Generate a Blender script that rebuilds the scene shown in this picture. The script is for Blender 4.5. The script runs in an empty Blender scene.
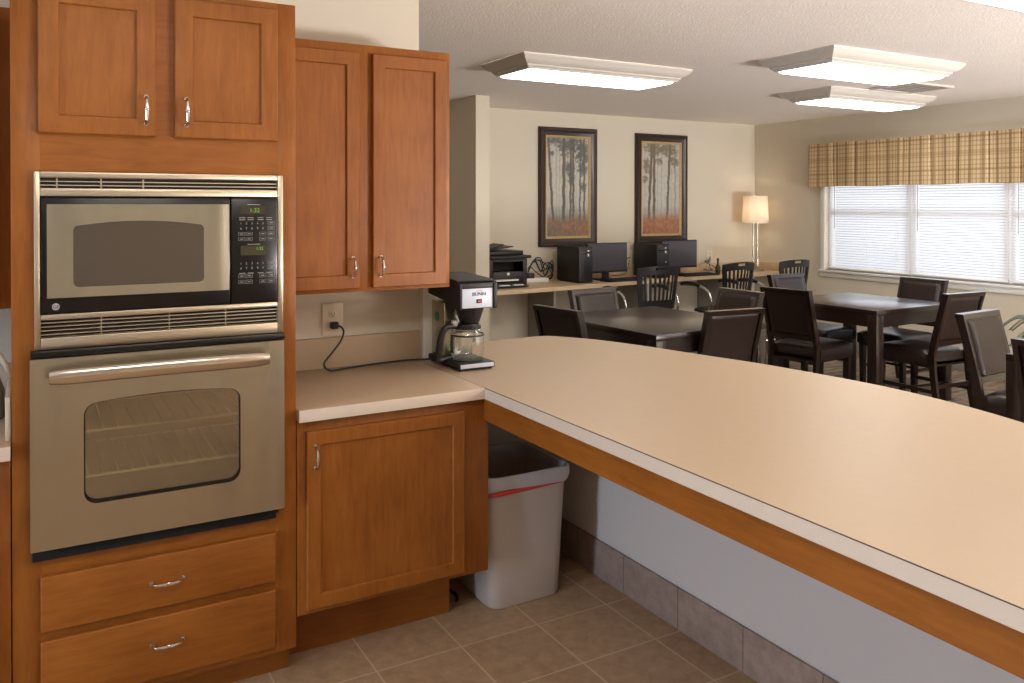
import bpy, bmesh, math, random
from mathutils import Vector, Matrix
random.seed(7)
PI = math.pi
C = bpy.context.scene.collection
sc = bpy.context.scene

# ------------------------------------------------------------------ colours and materials
def lin(c):
    return tuple((x/12.92 if x <= .04045 else ((x+.055)/1.055)**2.4) for x in c)
def rgb(r, g, b):
    return lin((r/255, g/255, b/255)) + (1,)
MATS = {}
def newmat(name):
    m = bpy.data.materials.new(name); m.use_nodes = True
    MATS[name] = m
    return m, m.node_tree, m.node_tree.nodes['Principled BSDF']
def plain(name, col, rough=.5, metal=0, bump=0, bscale=200, var=0, vscale=8, spec=.5, coat=0):
    m, nt, b = newmat(name)
    b.inputs['Base Color'].default_value = col
    b.inputs['Roughness'].default_value = rough
    b.inputs['Metallic'].default_value = metal
    b.inputs['Specular IOR Level'].default_value = spec
    b.inputs['Coat Weight'].default_value = coat
    tc = nt.nodes.new('ShaderNodeTexCoord')
    if var:
        n = nt.nodes.new('ShaderNodeTexNoise'); n.inputs['Scale'].default_value = vscale; n.inputs['Detail'].default_value = 5
        nt.links.new(tc.outputs['Object'], n.inputs['Vector'])
        mx = nt.nodes.new('ShaderNodeMix'); mx.data_type = 'RGBA'
        mx.inputs[6].default_value = tuple(c*(1-var) for c in col[:3]) + (1,)
        mx.inputs[7].default_value = tuple(min(1, c*(1+var)) for c in col[:3]) + (1,)
        nt.links.new(n.outputs['Fac'], mx.inputs[0]); nt.links.new(mx.outputs[2], b.inputs['Base Color'])
    if bump:
        n2 = nt.nodes.new('ShaderNodeTexNoise'); n2.inputs['Scale'].default_value = bscale; n2.inputs['Detail'].default_value = 4
        nt.links.new(tc.outputs['Object'], n2.inputs['Vector'])
        bp = nt.nodes.new('ShaderNodeBump'); bp.inputs['Strength'].default_value = bump; bp.inputs['Distance'].default_value = .004
        nt.links.new(n2.outputs['Fac'], bp.inputs['Height']); nt.links.new(bp.outputs['Normal'], b.inputs['Normal'])
    return m
def wood(name, dark, light, scale=(14, 14, 1.6), rough=.42, coat=.04, blot=.45, spec=.35):
    m, nt, b = newmat(name)
    tc = nt.nodes.new('ShaderNodeTexCoord')
    mp = nt.nodes.new('ShaderNodeMapping'); mp.inputs['Scale'].default_value = scale
    nt.links.new(tc.outputs['Object'], mp.inputs['Vector'])
    n = nt.nodes.new('ShaderNodeTexNoise'); n.inputs['Scale'].default_value = 2.2; n.inputs['Detail'].default_value = 7; n.inputs['Roughness'].default_value = .62; n.inputs['Distortion'].default_value = .6
    nt.links.new(mp.outputs['Vector'], n.inputs['Vector'])
    n2 = nt.nodes.new('ShaderNodeTexNoise'); n2.inputs['Scale'].default_value = 5; n2.inputs['Detail'].default_value = 3
    nt.links.new(tc.outputs['Object'], n2.inputs['Vector'])
    ad = nt.nodes.new('ShaderNodeMix'); ad.data_type = 'FLOAT'; ad.inputs[0].default_value = blot
    nt.links.new(n.outputs['Fac'], ad.inputs[2]); nt.links.new(n2.outputs['Fac'], ad.inputs[3])
    cr = nt.nodes.new('ShaderNodeValToRGB')
    cr.color_ramp.elements[0].position = .36; cr.color_ramp.elements[0].color = dark
    cr.color_ramp.elements[1].position = .64; cr.color_ramp.elements[1].color = light
    nt.links.new(ad.outputs[0], cr.inputs[0]); nt.links.new(cr.outputs[0], b.inputs['Base Color'])
    b.inputs['Roughness'].default_value = rough; b.inputs['Specular IOR Level'].default_value = spec
    b.inputs['Coat Weight'].default_value = coat; b.inputs['Coat Roughness'].default_value = .2
    return m
def glassy(name, col, rough=.02, alpha=.25, spec=.5):
    # thin clear sheet: mostly transparent with a glossy film
    m = bpy.data.materials.new(name); m.use_nodes = True; nt = m.node_tree; nt.nodes.clear(); MATS[name] = m
    o = nt.nodes.new('ShaderNodeOutputMaterial'); mx = nt.nodes.new('ShaderNodeMixShader')
    t = nt.nodes.new('ShaderNodeBsdfTransparent'); t.inputs[0].default_value = col
    g = nt.nodes.new('ShaderNodeBsdfGlossy'); g.inputs['Roughness'].default_value = rough; g.inputs['Color'].default_value = (.9, .9, .9, 1)
    mx.inputs[0].default_value = alpha
    nt.links.new(t.outputs[0], mx.inputs[1]); nt.links.new(g.outputs[0], mx.inputs[2]); nt.links.new(mx.outputs[0], o.inputs[0])
    return m
def emit(name, col, s):
    m = bpy.data.materials.new(name); m.use_nodes = True; nt = m.node_tree; nt.nodes.clear(); MATS[name] = m
    o = nt.nodes.new('ShaderNodeOutputMaterial'); e = nt.nodes.new('ShaderNodeEmission')
    e.inputs[0].default_value = col; e.inputs[1].default_value = s
    nt.links.new(e.outputs[0], o.inputs[0]); return m
def brushed(name, col, rough=.3, sc_=(1.5, 1.5, 120)):
    m, nt, b = newmat(name)
    b.inputs['Base Color'].default_value = col; b.inputs['Metallic'].default_value = 1
    tc = nt.nodes.new('ShaderNodeTexCoord'); mp = nt.nodes.new('ShaderNodeMapping'); mp.inputs['Scale'].default_value = sc_
    n = nt.nodes.new('ShaderNodeTexNoise'); n.inputs['Scale'].default_value = 4; n.inputs['Detail'].default_value = 3
    nt.links.new(tc.outputs['Object'], mp.inputs['Vector']); nt.links.new(mp.outputs['Vector'], n.inputs['Vector'])
    mr = nt.nodes.new('ShaderNodeMapRange'); mr.inputs['To Min'].default_value = rough-.05; mr.inputs['To Max'].default_value = rough+.08
    nt.links.new(n.outputs['Fac'], mr.inputs['Value']); nt.links.new(mr.outputs[0], b.inputs['Roughness'])
    b.inputs['Anisotropic'].default_value = .6
    return m

WD, WL = rgb(128, 71, 18), rgb(153, 91, 30)
wood('maple', WD, WL, scale=(26, 26, 3))
wood('maple_flat', WD, WL, scale=(3, 26, 26))
wood('maple_long', WD, WL, scale=(26, 3, 26))
wood('dark_wood', rgb(24, 12, 9), rgb(36, 20, 14), rough=.28, coat=.5, spec=.5)
wood('desk_wood', rgb(192, 166, 132), rgb(214, 190, 156), scale=(1.2, 12, 12), rough=.4, blot=.3)
plain('leather', rgb(36, 23, 20), .34, bump=.12, bscale=350, var=.12, vscale=12)
plain('laminate', rgb(184, 162, 134), .42, var=.035, vscale=30, spec=.35)
plain('laminate_edge', rgb(214, 198, 178), .4, var=.03, vscale=40)
plain('edge_line', rgb(70, 48, 30), .6)
plain('wall_paint', rgb(214, 205, 186), .85, bump=.12, bscale=260)
plain('knee_paint', rgb(206, 196, 186), .85, bump=.08, bscale=260)
plain('ceiling_paint', rgb(244, 236, 228), .95, bump=1.0, bscale=75, var=.05, vscale=60)
plain('white_trim', rgb(236, 234, 228), .45)
plain('fixture_white', rgb(206, 200, 190), .5)
plain('black_plastic', rgb(15, 15, 15), .4)
plain('satin_black', rgb(18, 17, 17), .5, bump=.1, bscale=500)
plain('black_gloss', rgb(11, 10, 10), .25)
plain('bezel_black', rgb(24, 24, 28), .5)
plain('dark_hollow', rgb(34, 27, 20), .8)
plain('vent_black', rgb(8, 7, 6), .9)
plain('chrome', rgb(225, 225, 228), .12, 1)
plain('nickel', rgb(205, 200, 192), .2, 1)
def wavy_steel():
    m, nt, b = newmat('steel')
    b.inputs['Base Color'].default_value = rgb(184, 179, 162); b.inputs['Metallic'].default_value = 1; b.inputs['Roughness'].default_value = .27
    tc = nt.nodes.new('ShaderNodeTexCoord'); mp = nt.nodes.new('ShaderNodeMapping'); mp.inputs['Scale'].default_value = (7, .1, .5)
    n = nt.nodes.new('ShaderNodeTexNoise'); n.inputs['Scale'].default_value = 1.6; n.inputs['Detail'].default_value = 1
    nt.links.new(tc.outputs['Object'], mp.inputs['Vector']); nt.links.new(mp.outputs['Vector'], n.inputs['Vector'])
    bp = nt.nodes.new('ShaderNodeBump'); bp.inputs['Strength'].default_value = 1; bp.inputs['Distance'].default_value = .012
    nt.links.new(n.outputs['Fac'], bp.inputs['Height']); nt.links.new(bp.outputs['Normal'], b.inputs['Normal'])
wavy_steel()
brushed('handle_steel', rgb(215, 205, 190), .16, (1.5, 60, 60))
brushed('steel_trim', rgb(200, 186, 162), .34, (1.5, 1.5, 120))
plain('grey_plastic', rgb(176, 168, 160), .5)
plain('can_grey', rgb(184, 170, 156), .5, var=.03, vscale=10)
plain('red_plastic', rgb(206, 66, 58), .5)
plain('liner_film', rgb(184, 178, 176), .3)
plain('ivory', rgb(226, 214, 190), .45)
plain('screen_grey', rgb(70, 66, 72), .22)
plain('paper_white', rgb(232, 230, 224), .7)
plain('panel_grey', rgb(150, 146, 138), .7, var=.04)
plain('gold', rgb(196, 168, 118), .5, .2, bump=.4, bscale=120, var=.4, vscale=80)
plain('frame_dark', rgb(48, 32, 24), .35, var=.3, vscale=40)
plain('green_plastic', rgb(24, 110, 54), .4)
plain('leaf', rgb(58, 84, 44), .5, var=.3, vscale=20)
plain('terracotta', rgb(120, 84, 62), .7)
plain('cooker_label', rgb(206, 214, 226), .35)
plain('label_ink', rgb(30, 34, 40), .6)
plain('key_ink', rgb(150, 146, 138), .6)
plain('oven_inside', rgb(140, 132, 100), .4, .3, var=.2)
plain('mw_window', rgb(74, 64, 52), .15, spec=.8)
plain('carpet_dark', rgb(104, 88, 72), .95)
emit('diffuser', (1, .94, .86, 1), 11.5)
emit('clock_green', (.30, .8, .10, 1), .6)
plain('display_dark', rgb(62, 54, 40), .2)
glassy('clear_glass', (.93, .95, .95, 1), .02, .12)
glassy('oven_glass', (.72, .74, .56, 1), .05, .30)
glassy('window_glass', (.97, .98, 1, 1), .0, .06)

# lamp shade and blinds: thin, let light through
def translucent(name, col, mixf, emitcol=None, es=0):
    m = bpy.data.materials.new(name); m.use_nodes = True; nt = m.node_tree; nt.nodes.clear(); MATS[name] = m
    o = nt.nodes.new('ShaderNodeOutputMaterial'); mx = nt.nodes.new('ShaderNodeMixShader')
    d = nt.nodes.new('ShaderNodeBsdfDiffuse'); d.inputs[0].default_value = col
    t = nt.nodes.new('ShaderNodeBsdfTranslucent'); t.inputs[0].default_value = col
    mx.inputs[0].default_value = mixf
    nt.links.new(d.outputs[0], mx.inputs[1]); nt.links.new(t.outputs[0], mx.inputs[2]); nt.links.new(mx.outputs[0], o.inputs[0])
    return m
translucent('shade_cloth', rgb(250, 240, 226), .45)
translucent('blind_white', rgb(245, 245, 248), .5)

def tile_mat(name, base1, base2, grout, sx, sy, ox, oy, plane='XY'):
    m, nt, b = newmat(name)
    tc = nt.nodes.new('ShaderNodeNewGeometry'); sep = nt.nodes.new('ShaderNodeSeparateXYZ')
    nt.links.new(tc.outputs['Position'], sep.inputs[0])
    def line(sock, s, o, w):
        a = nt.nodes.new('ShaderNodeMath'); a.operation = 'SUBTRACT'; a.inputs[1].default_value = o; nt.links.new(sock, a.inputs[0])
        d = nt.nodes.new('ShaderNodeMath'); d.operation = 'DIVIDE'; d.inputs[1].default_value = s; nt.links.new(a.outputs[0], d.inputs[0])
        f = nt.nodes.new('ShaderNodeMath'); f.operation = 'FRACT'; nt.links.new(d.outputs[0], f.inputs[0])
        l = nt.nodes.new('ShaderNodeMath'); l.operation = 'LESS_THAN'; l.inputs[1].default_value = w/s; nt.links.new(f.outputs[0], l.inputs[0])
        fl = nt.nodes.new('ShaderNodeMath'); fl.operation = 'FLOOR'; nt.links.new(d.outputs[0], fl.inputs[0])
        return l.outputs[0], fl.outputs[0]
    if plane == 'XY':
        l1, f1 = line(sep.outputs[0], sx, ox, .006); l2, f2 = line(sep.outputs[1], sy, oy, .006)
    else:
        l1, f1 = line(sep.outputs[1], sx, ox, .004); l2, f2 = line(sep.outputs[2], 5, -2, .0001)
    mxm = nt.nodes.new('ShaderNodeMath'); mxm.operation = 'MAXIMUM'; nt.links.new(l1, mxm.inputs[0]); nt.links.new(l2, mxm.inputs[1])
    cmb = nt.nodes.new('ShaderNodeCombineXYZ'); nt.links.new(f1, cmb.inputs[0]); nt.links.new(f2, cmb.inputs[1])
    wn = nt.nodes.new('ShaderNodeTexWhiteNoise'); wn.noise_dimensions = '3D'; nt.links.new(cmb.outputs[0], wn.inputs['Vector'])
    n = nt.nodes.new('ShaderNodeTexNoise'); n.inputs['Scale'].default_value = 22; n.inputs['Detail'].default_value = 8; n.inputs['Roughness'].default_value = .7
    nt.links.new(tc.outputs['Position'], n.inputs['Vector'])
    cr = nt.nodes.new('ShaderNodeValToRGB'); cr.color_ramp.elements[0].position = .3; cr.color_ramp.elements[0].color = base1
    cr.color_ramp.elements[1].position = .7; cr.color_ramp.elements[1].color = base2
    nt.links.new(n.outputs['Fac'], cr.inputs[0])
    hv = nt.nodes.new('ShaderNodeHueSaturation'); mr = nt.nodes.new('ShaderNodeMapRange'); mr.inputs['To Min'].default_value = .93; mr.inputs['To Max'].default_value = 1.07
    nt.links.new(wn.outputs['Value'], mr.inputs['Value']); nt.links.new(mr.outputs[0], hv.inputs['Value']); nt.links.new(cr.outputs[0], hv.inputs['Color'])
    mx = nt.nodes.new('ShaderNodeMix'); mx.data_type = 'RGBA'; mx.inputs[7].default_value = grout
    nt.links.new(mxm.outputs[0], mx.inputs[0]); nt.links.new(hv.outputs[0], mx.inputs[6]); nt.links.new(mx.outputs[2], b.inputs['Base Color'])
    bp = nt.nodes.new('ShaderNodeBump'); bp.inputs['Strength'].default_value = .5; bp.inputs['Distance'].default_value = .002; bp.invert = True
    nt.links.new(mxm.outputs[0], bp.inputs['Height']); nt.links.new(bp.outputs[0], b.inputs['Normal'])
    b.inputs['Roughness'].default_value = .5
    return m
tile_mat('floor_tile', rgb(152, 122, 92), rgb(184, 152, 118), rgb(196, 170, 138), .305, .29, 1.562, 2.255)
tile_mat('base_tile', rgb(140, 118, 104), rgb(172, 148, 132), rgb(100, 86, 76), .315, 1, 2.584-.002, 0, 'YZ')

def carpet_mat():
    m, nt, b = newmat('carpet')
    g = nt.nodes.new('ShaderNodeNewGeometry'); mp = nt.nodes.new('ShaderNodeMapping'); mp.inputs['Scale'].default_value = (3, 9, 1)
    nt.links.new(g.outputs['Position'], mp.inputs['Vector'])
    n = nt.nodes.new('ShaderNodeTexNoise'); n.inputs['Scale'].default_value = 1.6; n.inputs['Detail'].default_value = 6; n.inputs['Roughness'].default_value = .65
    nt.links.new(mp.outputs['Vector'], n.inputs['Vector'])
    cr = nt.nodes.new('ShaderNodeValToRGB'); cr.color_ramp.elements[0].position = .38; cr.color_ramp.elements[0].color = rgb(92, 78, 64)
    cr.color_ramp.elements[1].position = .62; cr.color_ramp.elements[1].color = rgb(146, 130, 110)
    nt.links.new(n.outputs['Fac'], cr.inputs[0]); nt.links.new(cr.outputs[0], b.inputs['Base Color']); b.inputs['Roughness'].default_value = .95
carpet_mat()

def plaid_mat():
    m, nt, b = newmat('plaid')
    tc = nt.nodes.new('ShaderNodeTexCoord'); sep = nt.nodes.new('ShaderNodeSeparateXYZ'); nt.links.new(tc.outputs['Object'], sep.inputs[0])
    def stripes(sock, period, off, width):
        a = nt.nodes.new('ShaderNodeMath'); a.operation = 'ADD'; a.inputs[1].default_value = off+10; nt.links.new(sock, a.inputs[0])
        d = nt.nodes.new('ShaderNodeMath'); d.operation = 'DIVIDE'; d.inputs[1].default_value = period; nt.links.new(a.outputs[0], d.inputs[0])
        f = nt.nodes.new('ShaderNodeMath'); f.operation = 'FRACT'; nt.links.new(d.outputs[0], f.inputs[0])
        l = nt.nodes.new('ShaderNodeMath'); l.operation = 'LESS_THAN'; l.inputs[1].default_value = width/period; nt.links.new(f.outputs[0], l.inputs[0])
        return l.outputs[0]
    col = rgb(214, 190, 150)
    prev = None
    for sock, per, off, w, c, k in ((1, .036, 0, .011, rgb(160, 122, 74), .6), (2, .042, 0, .011, rgb(166, 128, 80), .55),
                                    (1, .118, .02, .024, rgb(116, 84, 44), .6), (2, .145, .03, .022, rgb(140, 106, 62), .38)):
        s = stripes(sep.outputs[sock], per, off, w)
        mm = nt.nodes.new('ShaderNodeMath'); mm.operation = 'MULTIPLY'; mm.inputs[1].default_value = k; nt.links.new(s, mm.inputs[0])
        mx = nt.nodes.new('ShaderNodeMix'); mx.data_type = 'RGBA'; mx.inputs[7].default_value = c
        if prev is None: mx.inputs[6].default_value = col
        else: nt.links.new(prev, mx.inputs[6])
        nt.links.new(mm.outputs[0], mx.inputs[0]); prev = mx.outputs[2]
    nt.links.new(prev, b.inputs['Base Color']); b.inputs['Roughness'].default_value = .9
plaid_mat()
def vcol_mat(name, rough=.6):
    m, nt, b = newmat(name)
    a = nt.nodes.new('ShaderNodeAttribute'); a.attribute_name = 'Col'
    nt.links.new(a.outputs['Color'], b.inputs['Base Color']); b.inputs['Roughness'].default_value = rough
vcol_mat('painting')

# ------------------------------------------------------------------ mesh helpers
class MB:
    def __init__(s): s.v = []; s.f = []
    def raw(s, vs, fs):
        k = len(s.v); s.v += [tuple(v) for v in vs]; s.f += [tuple(i+k for i in f) for f in fs]; return s
    def box(s, x0, x1, y0, y1, z0, z1, bev=0, seg=2, rot=None, at=None):
        bm = bmesh.new(); bmesh.ops.create_cube(bm, size=1)
        for v in bm.verts:
            v.co = Vector(((x0+x1)/2+v.co.x*(x1-x0), (y0+y1)/2+v.co.y*(y1-y0), (z0+z1)/2+v.co.z*(z1-z0)))
        if bev: bmesh.ops.bevel(bm, geom=bm.edges[:], offset=min(bev, .49*min(abs(x1-x0), abs(y1-y0), abs(z1-z0))), segments=seg, profile=.5, affect='EDGES')
        if rot: bmesh.ops.transform(bm, matrix=rot, verts=bm.verts)
        if at: bmesh.ops.translate(bm, vec=Vector(at), verts=bm.verts)
        bm.verts.index_update(); s.raw([v.co[:] for v in bm.verts], [[v.index for v in f.verts] for f in bm.faces]); bm.free(); return s
    def tube(s, pts, r, n=10, cap=True):
        pts = [Vector(p) for p in pts]; rs = r if isinstance(r, (list, tuple)) else [r]*len(pts)
        rings = []; up = None
        for i, p in enumerate(pts):
            d = (pts[min(i+1, len(pts)-1)]-pts[max(i-1, 0)]).normalized()
            if up is None: up = Vector((0, 0, 1)) if abs(d.z) < .9 else Vector((1, 0, 0))
            a = d.cross(up).normalized(); b = a.cross(d).normalized(); up = b
            rings.append([(p+(a*math.cos(t)+b*math.sin(t))*rs[i])[:] for t in [2*PI*k/n for k in range(n)]])
        vs = [v for g in rings for v in g]; fs = []
        for i in range(len(pts)-1):
            for k in range(n): fs.append((i*n+k, i*n+(k+1) % n, (i+1)*n+(k+1) % n, (i+1)*n+k))
        if cap: fs.append(tuple(range(n-1, -1, -1))); fs.append(tuple((len(pts)-1)*n+k for k in range(n)))
        return s.raw(vs, fs)
    def lathe(s, prof, c=(0, 0, 0), n=32, axis='Z', cap=True):
        vs = []
        for r, h in prof:
            for k in range(n):
                t = 2*PI*k/n; a, b = r*math.cos(t), r*math.sin(t)
                p = {'Z': (a, b, h), 'Y': (a, h, b), 'X': (h, a, b)}[axis]
                vs.append((c[0]+p[0], c[1]+p[1], c[2]+p[2]))
        fs = []
        for i in range(len(prof)-1):
            for k in range(n): fs.append((i*n+k, i*n+(k+1) % n, (i+1)*n+(k+1) % n, (i+1)*n+k))
        if cap: fs.append(tuple(range(n-1, -1, -1))); fs.append(tuple((len(prof)-1)*n+k for k in range(n)))
        return s.raw(vs, fs)
    def prism(s, poly, h0, h1, axis='Z'):
        # poly: 2-D outline; axis: extrude direction
        def P(a, b, h): return {'Z': (a, b, h), 'Y': (a, h, b), 'X': (h, a, b)}[axis]
        n = len(poly)
        vs = [P(a, b, h0) for a, b in poly]+[P(a, b, h1) for a, b in poly]
        fs = [tuple(range(n-1, -1, -1)), tuple(range(n, 2*n))]+[(k, (k+1) % n, n+(k+1) % n, n+k) for k in range(n)]
        return s.raw(vs, fs)
    def ring(s, outer, inner, h0, h1, axis='Y'):
        # plate with a hole: both loops have the same count
        def P(a, b, h): return {'Z': (a, b, h), 'Y': (a, h, b), 'X': (h, a, b)}[axis]
        n = len(outer); vs = []
        for L, h in ((outer, h0), (inner, h0), (outer, h1), (inner, h1)): vs += [P(a, b, h) for a, b in L]
        fs = []
        for k in range(n):
            j = (k+1) % n
            fs += [(k, j, n+j, n+k), (2*n+k, 3*n+k, 3*n+j, 2*n+j), (k, 2*n+k, 2*n+j, j), (n+k, n+j, 3*n+j, 3*n+k)]
        return s.raw(vs, fs)
def obj(name, mb, mat, parent=None, sharp=35, origin=None):
    me = bpy.data.meshes.new(name)
    off = Vector((0, 0, 0))
    if parent is not None:
        r = parent
        while r.parent: r = r.parent
        off = Vector(r.location)
    elif origin: off = Vector(origin)
    me.from_pydata([(Vector(v)-off)[:] for v in mb.v], [], mb.f)
    bm = bmesh.new(); bm.from_mesh(me); bmesh.ops.recalc_face_normals(bm, faces=bm.faces); bm.to_mesh(me); bm.free()
    me.shade_smooth(); me.set_sharp_from_angle(angle=math.radians(sharp))
    me.materials.append(MATS[mat] if isinstance(mat, str) else mat)
    o = bpy.data.objects.new(name, me); C.objects.link(o)
    if parent is not None: o.parent = parent
    elif origin: o.location = off
    return o
def thing(name, label, cat, loc=(0, 0, 0), rotz=0, group=None):
    o = bpy.data.objects.new(name, None); C.objects.link(o); o.empty_display_size = .1
    o.location = loc; o.rotation_euler = (0, 0, rotz); o['label'] = label; o['category'] = cat
    if group: o['group'] = group
    return o
def tag(o, label, cat, group=None):
    o['label'] = label; o['category'] = cat
    if group: o['group'] = group
    return o
def struct(name, mb, mat, origin=None):
    o = obj(name, mb, mat, origin=origin); o['kind'] = 'structure'; return o
def dup(root, loc, rotz, label, group=None):
    r = root.copy(); C.objects.link(r); r.location = loc; r.rotation_euler = (0, 0, rotz); r['label'] = label
    if group: r['group'] = group
    for ch in list(root.children):
        c = ch.copy(); C.objects.link(c); c.parent = r
        for g in ch.children:
            d = g.copy(); C.objects.link(d); d.parent = c
    return r
def text_mb(txt, size, depth=.0006):
    cu = bpy.data.curves.new('lettering', 'FONT'); cu.body = txt; cu.size = size; cu.extrude = depth; cu.align_x = 'CENTER'; cu.align_y = 'CENTER'
    o = bpy.data.objects.new('lettering', cu); C.objects.link(o)
    dg = bpy.context.evaluated_depsgraph_get(); me = o.evaluated_get(dg).to_mesh()
    vs = [v.co[:] for v in me.vertices]; fs = [tuple(p.vertices) for p in me.polygons]
    o.evaluated_get(dg).to_mesh_clear(); bpy.data.objects.remove(o); bpy.data.curves.remove(cu)
    return vs, fs
def put_text(mb, txt, size, at, bold=1.0, depth=.0006):
    # upright lettering that faces -Y
    vs, fs = text_mb(txt, size, depth)
    mb.raw([(at[0]+x*bold, at[1]-z, at[2]+y) for x, y, z in vs], fs); return mb
def rrect(x0, x1, z0, z1, r, n=6, arch=0):
    pts = []
    for cx, cz, a0 in ((x1-r, z1-r, 0), (x0+r, z1-r, PI/2), (x0+r, z0+r, PI), (x1-r, z0+r, 3*PI/2)):
        for k in range(n+1):
            t = a0+PI/2*k/n; pts.append((cx+r*math.cos(t), cz+r*math.sin(t)))
        if a0 == 0 and arch:
            for k in range(1, 8):
                u = k/8; pts.append((x1-r+(x0-x1+2*r)*u, z1+arch*(1-(2*u-1)**2)))
    return pts
def outer_for(inner, x0, x1, z0, z1):
    cx, cz = (x0+x1)/2, (z0+z1)/2; out = []
    ix0, ix1 = min(p[0] for p in inner), max(p[0] for p in inner); iz0, iz1 = min(p[1] for p in inner), max(p[1] for p in inner)
    for a, b in inner:
        u = (a-(ix0+ix1)/2)/((ix1-ix0)/2); v = (b-(iz0+iz1)/2)/((iz1-iz0)/2); m = max(abs(u), abs(v))
        out.append((cx+u/m*(x1-x0)/2, cz+v/m*(z1-z0)/2))
    # snap the closest points to the corners
    for X, Z in ((x0, z0), (x0, z1), (x1, z0), (x1, z1)):
        k = min(range(len(out)), key=lambda i: (out[i][0]-X)**2+(out[i][1]-Z)**2); out[k] = (X, Z)
    return out

# ------------------------------------------------------------------ room shell
CE = 2.44; YB = 7.045; XW = 7.305; XL = -3.6; YN = -2.2; YK = 3.24
struct('floor_kitchen', MB().box(XL, 1.992, YN, YK, -.06, 0), 'floor_tile')
struct('floor_dining', MB().box(1.992, XW, YN, YB, -.06, 0).box(XL, 1.992, YK, YB, -.06, 0), 'carpet')
struct('ceiling', MB().box(XL-.1, XW+.1, YN-.1, YB+.1, CE, CE+.08), 'ceiling_paint')
struct('wall_back', MB().box(XL-.1, XW+.1, YB, YB+.12, 0, CE), 'wall_paint')
NX0, NX1, NZ0, NZ1 = 4.1, 7.1, .1, 2.3
struct('wall_near', MB().box(XL-.1, NX0, YN-.12, YN, 0, CE).box(NX1, XW+.1, YN-.12, YN, 0, CE).box(NX0, NX1, YN-.12, YN, 0, NZ0).box(NX0, NX1, YN-.12, YN, NZ1, CE), 'wall_paint')
o = bpy.data.objects.new('window_5', None); C.objects.link(o); o['kind'] = 'structure'; o.location = ((NX0+NX1)/2, YN-.06, NZ0)  # unseen window added so fill light can enter behind the camera
f = MB(); f.box(NX0, NX1, YN-.08, YN-.04, NZ0, NZ0+.05).box(NX0, NX1, YN-.08, YN-.04, NZ1-.05, NZ1)
for k in range(5): xx = NX0+(NX1-NX0-.05)*k/4; f.box(xx, xx+.05, YN-.08, YN-.04, NZ0+.05, NZ1-.05)
obj('window_frame', f, 'white_trim', o)
obj('window_pane', MB().box(NX0+.05, NX1-.05, YN-.062, YN-.058, NZ0+.05, NZ1-.05), 'window_glass', o)
# window wall: opening Y 3.06..6.03
WY0, WY1, WZ0, WZ1 = 3.2, 6.035, .82, 2.08
w = MB().box(XW, XW+.14, YN, WY0, 0, CE).box(XW, XW+.14, WY1, YB, 0, CE).box(XW, XW+.14, WY0, WY1, 0, WZ0).box(XW, XW+.14, WY0, WY1, WZ1, CE)
struct('wall_right', w, 'wall_paint')
# left wall with the kitchen's own window
KY0, KY1, KZ0, KZ1 = .72, 1.32, .25, 2.1
w = MB().box(XL-.14, XL, YN, KY0, 0, CE).box(XL-.14, XL, KY1, YB, 0, CE).box(XL-.14, XL, KY0, KY1, 0, KZ0).box(XL-.14, XL, KY0, KY1, KZ1, CE)
struct('wall_left', w, 'wall_paint')
struct('wall_kitchen', MB().box(XL, 1.403, YK, YK+.13, 0, CE).box(1.403, 1.992, YK, YK+.13, 0, .822), 'wall_paint')
struct('wall_knee', MB().box(1.992, 2.11, -.5, 3.42, 0, .822), 'knee_paint')
struct('wall_stub', MB().box(3.244, 3.375, 6.285, YB, 0, CE), 'wall_paint')
struct('baseboard_knee', MB().box(1.98, 1.992, -.5, 3.2, 0, .148, .002).box(1.41, 1.98, 3.228, YK-.001, 0, .148), 'base_tile')
struct('trim_back', MB().box(3.375, XW, YB-.012, YB, 0, .1, .003), 'panel_grey')
struct('trim_right', MB().box(XW-.012, XW, YN, YB-.02, 0, .1, .003), 'panel_grey')
struct('trim_wall_end', MB().box(1.404, 1.449, YK-.04, YK+.13, .866, 1.192, .003), 'white_trim')

# window_1 : three units under one casing
def window_unit(name, y0, y1):
    o = bpy.data.objects.new(name, None); C.objects.link(o); o['kind'] = 'structure'; o.location = (XW+.07, (y0+y1)/2, WZ0)
    f = MB(); t = .035; x0, x1 = XW+.05, XW+.10
    f.box(x0, x1, y0, y0+t, WZ0, WZ1).box(x0, x1, y1-t, y1, WZ0, WZ1).box(x0, x1, y0+t, y1-t, WZ0, WZ0+t).box(x0, x1, y0+t, y1-t, WZ1-t, WZ1)
    zm = 1.42; f.box(x0+.005, x1-.005, y0+t, y1-t, zm-.022, zm+.022)
    fr = obj('window_frame', f, 'white_trim', o)
    obj('window_pane', MB().box(XW+.07, XW+.074, y0+t, y1-t, WZ0+t, WZ1-t), 'window_glass', o)
    return o
YM = [6.035, 5.065, 4.125, 3.2]
for i in range(3): window_unit('window_%d' % (i+1), YM[i+1]+.012, YM[i]-.012)
tr = MB()
tr.box(XW-.016, XW-.001, WY1, WY1+.06, .812, WZ1+.06, .004).box(XW-.016, XW-.001, WY0-.06, WY0, .812, WZ1+.06, .004)
tr.box(XW-.016, XW-.001, WY0-.06, WY1+.06, WZ1, WZ1+.06, .004)
tr.box(XW-.035, XW+.05, WY0-.07, WY1+.07, .795, .82, .006).box(XW-.018, XW-.001, WY0-.06, WY1+.06, .745, .795, .004)
struct('trim_window', tr, 'white_trim')
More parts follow.
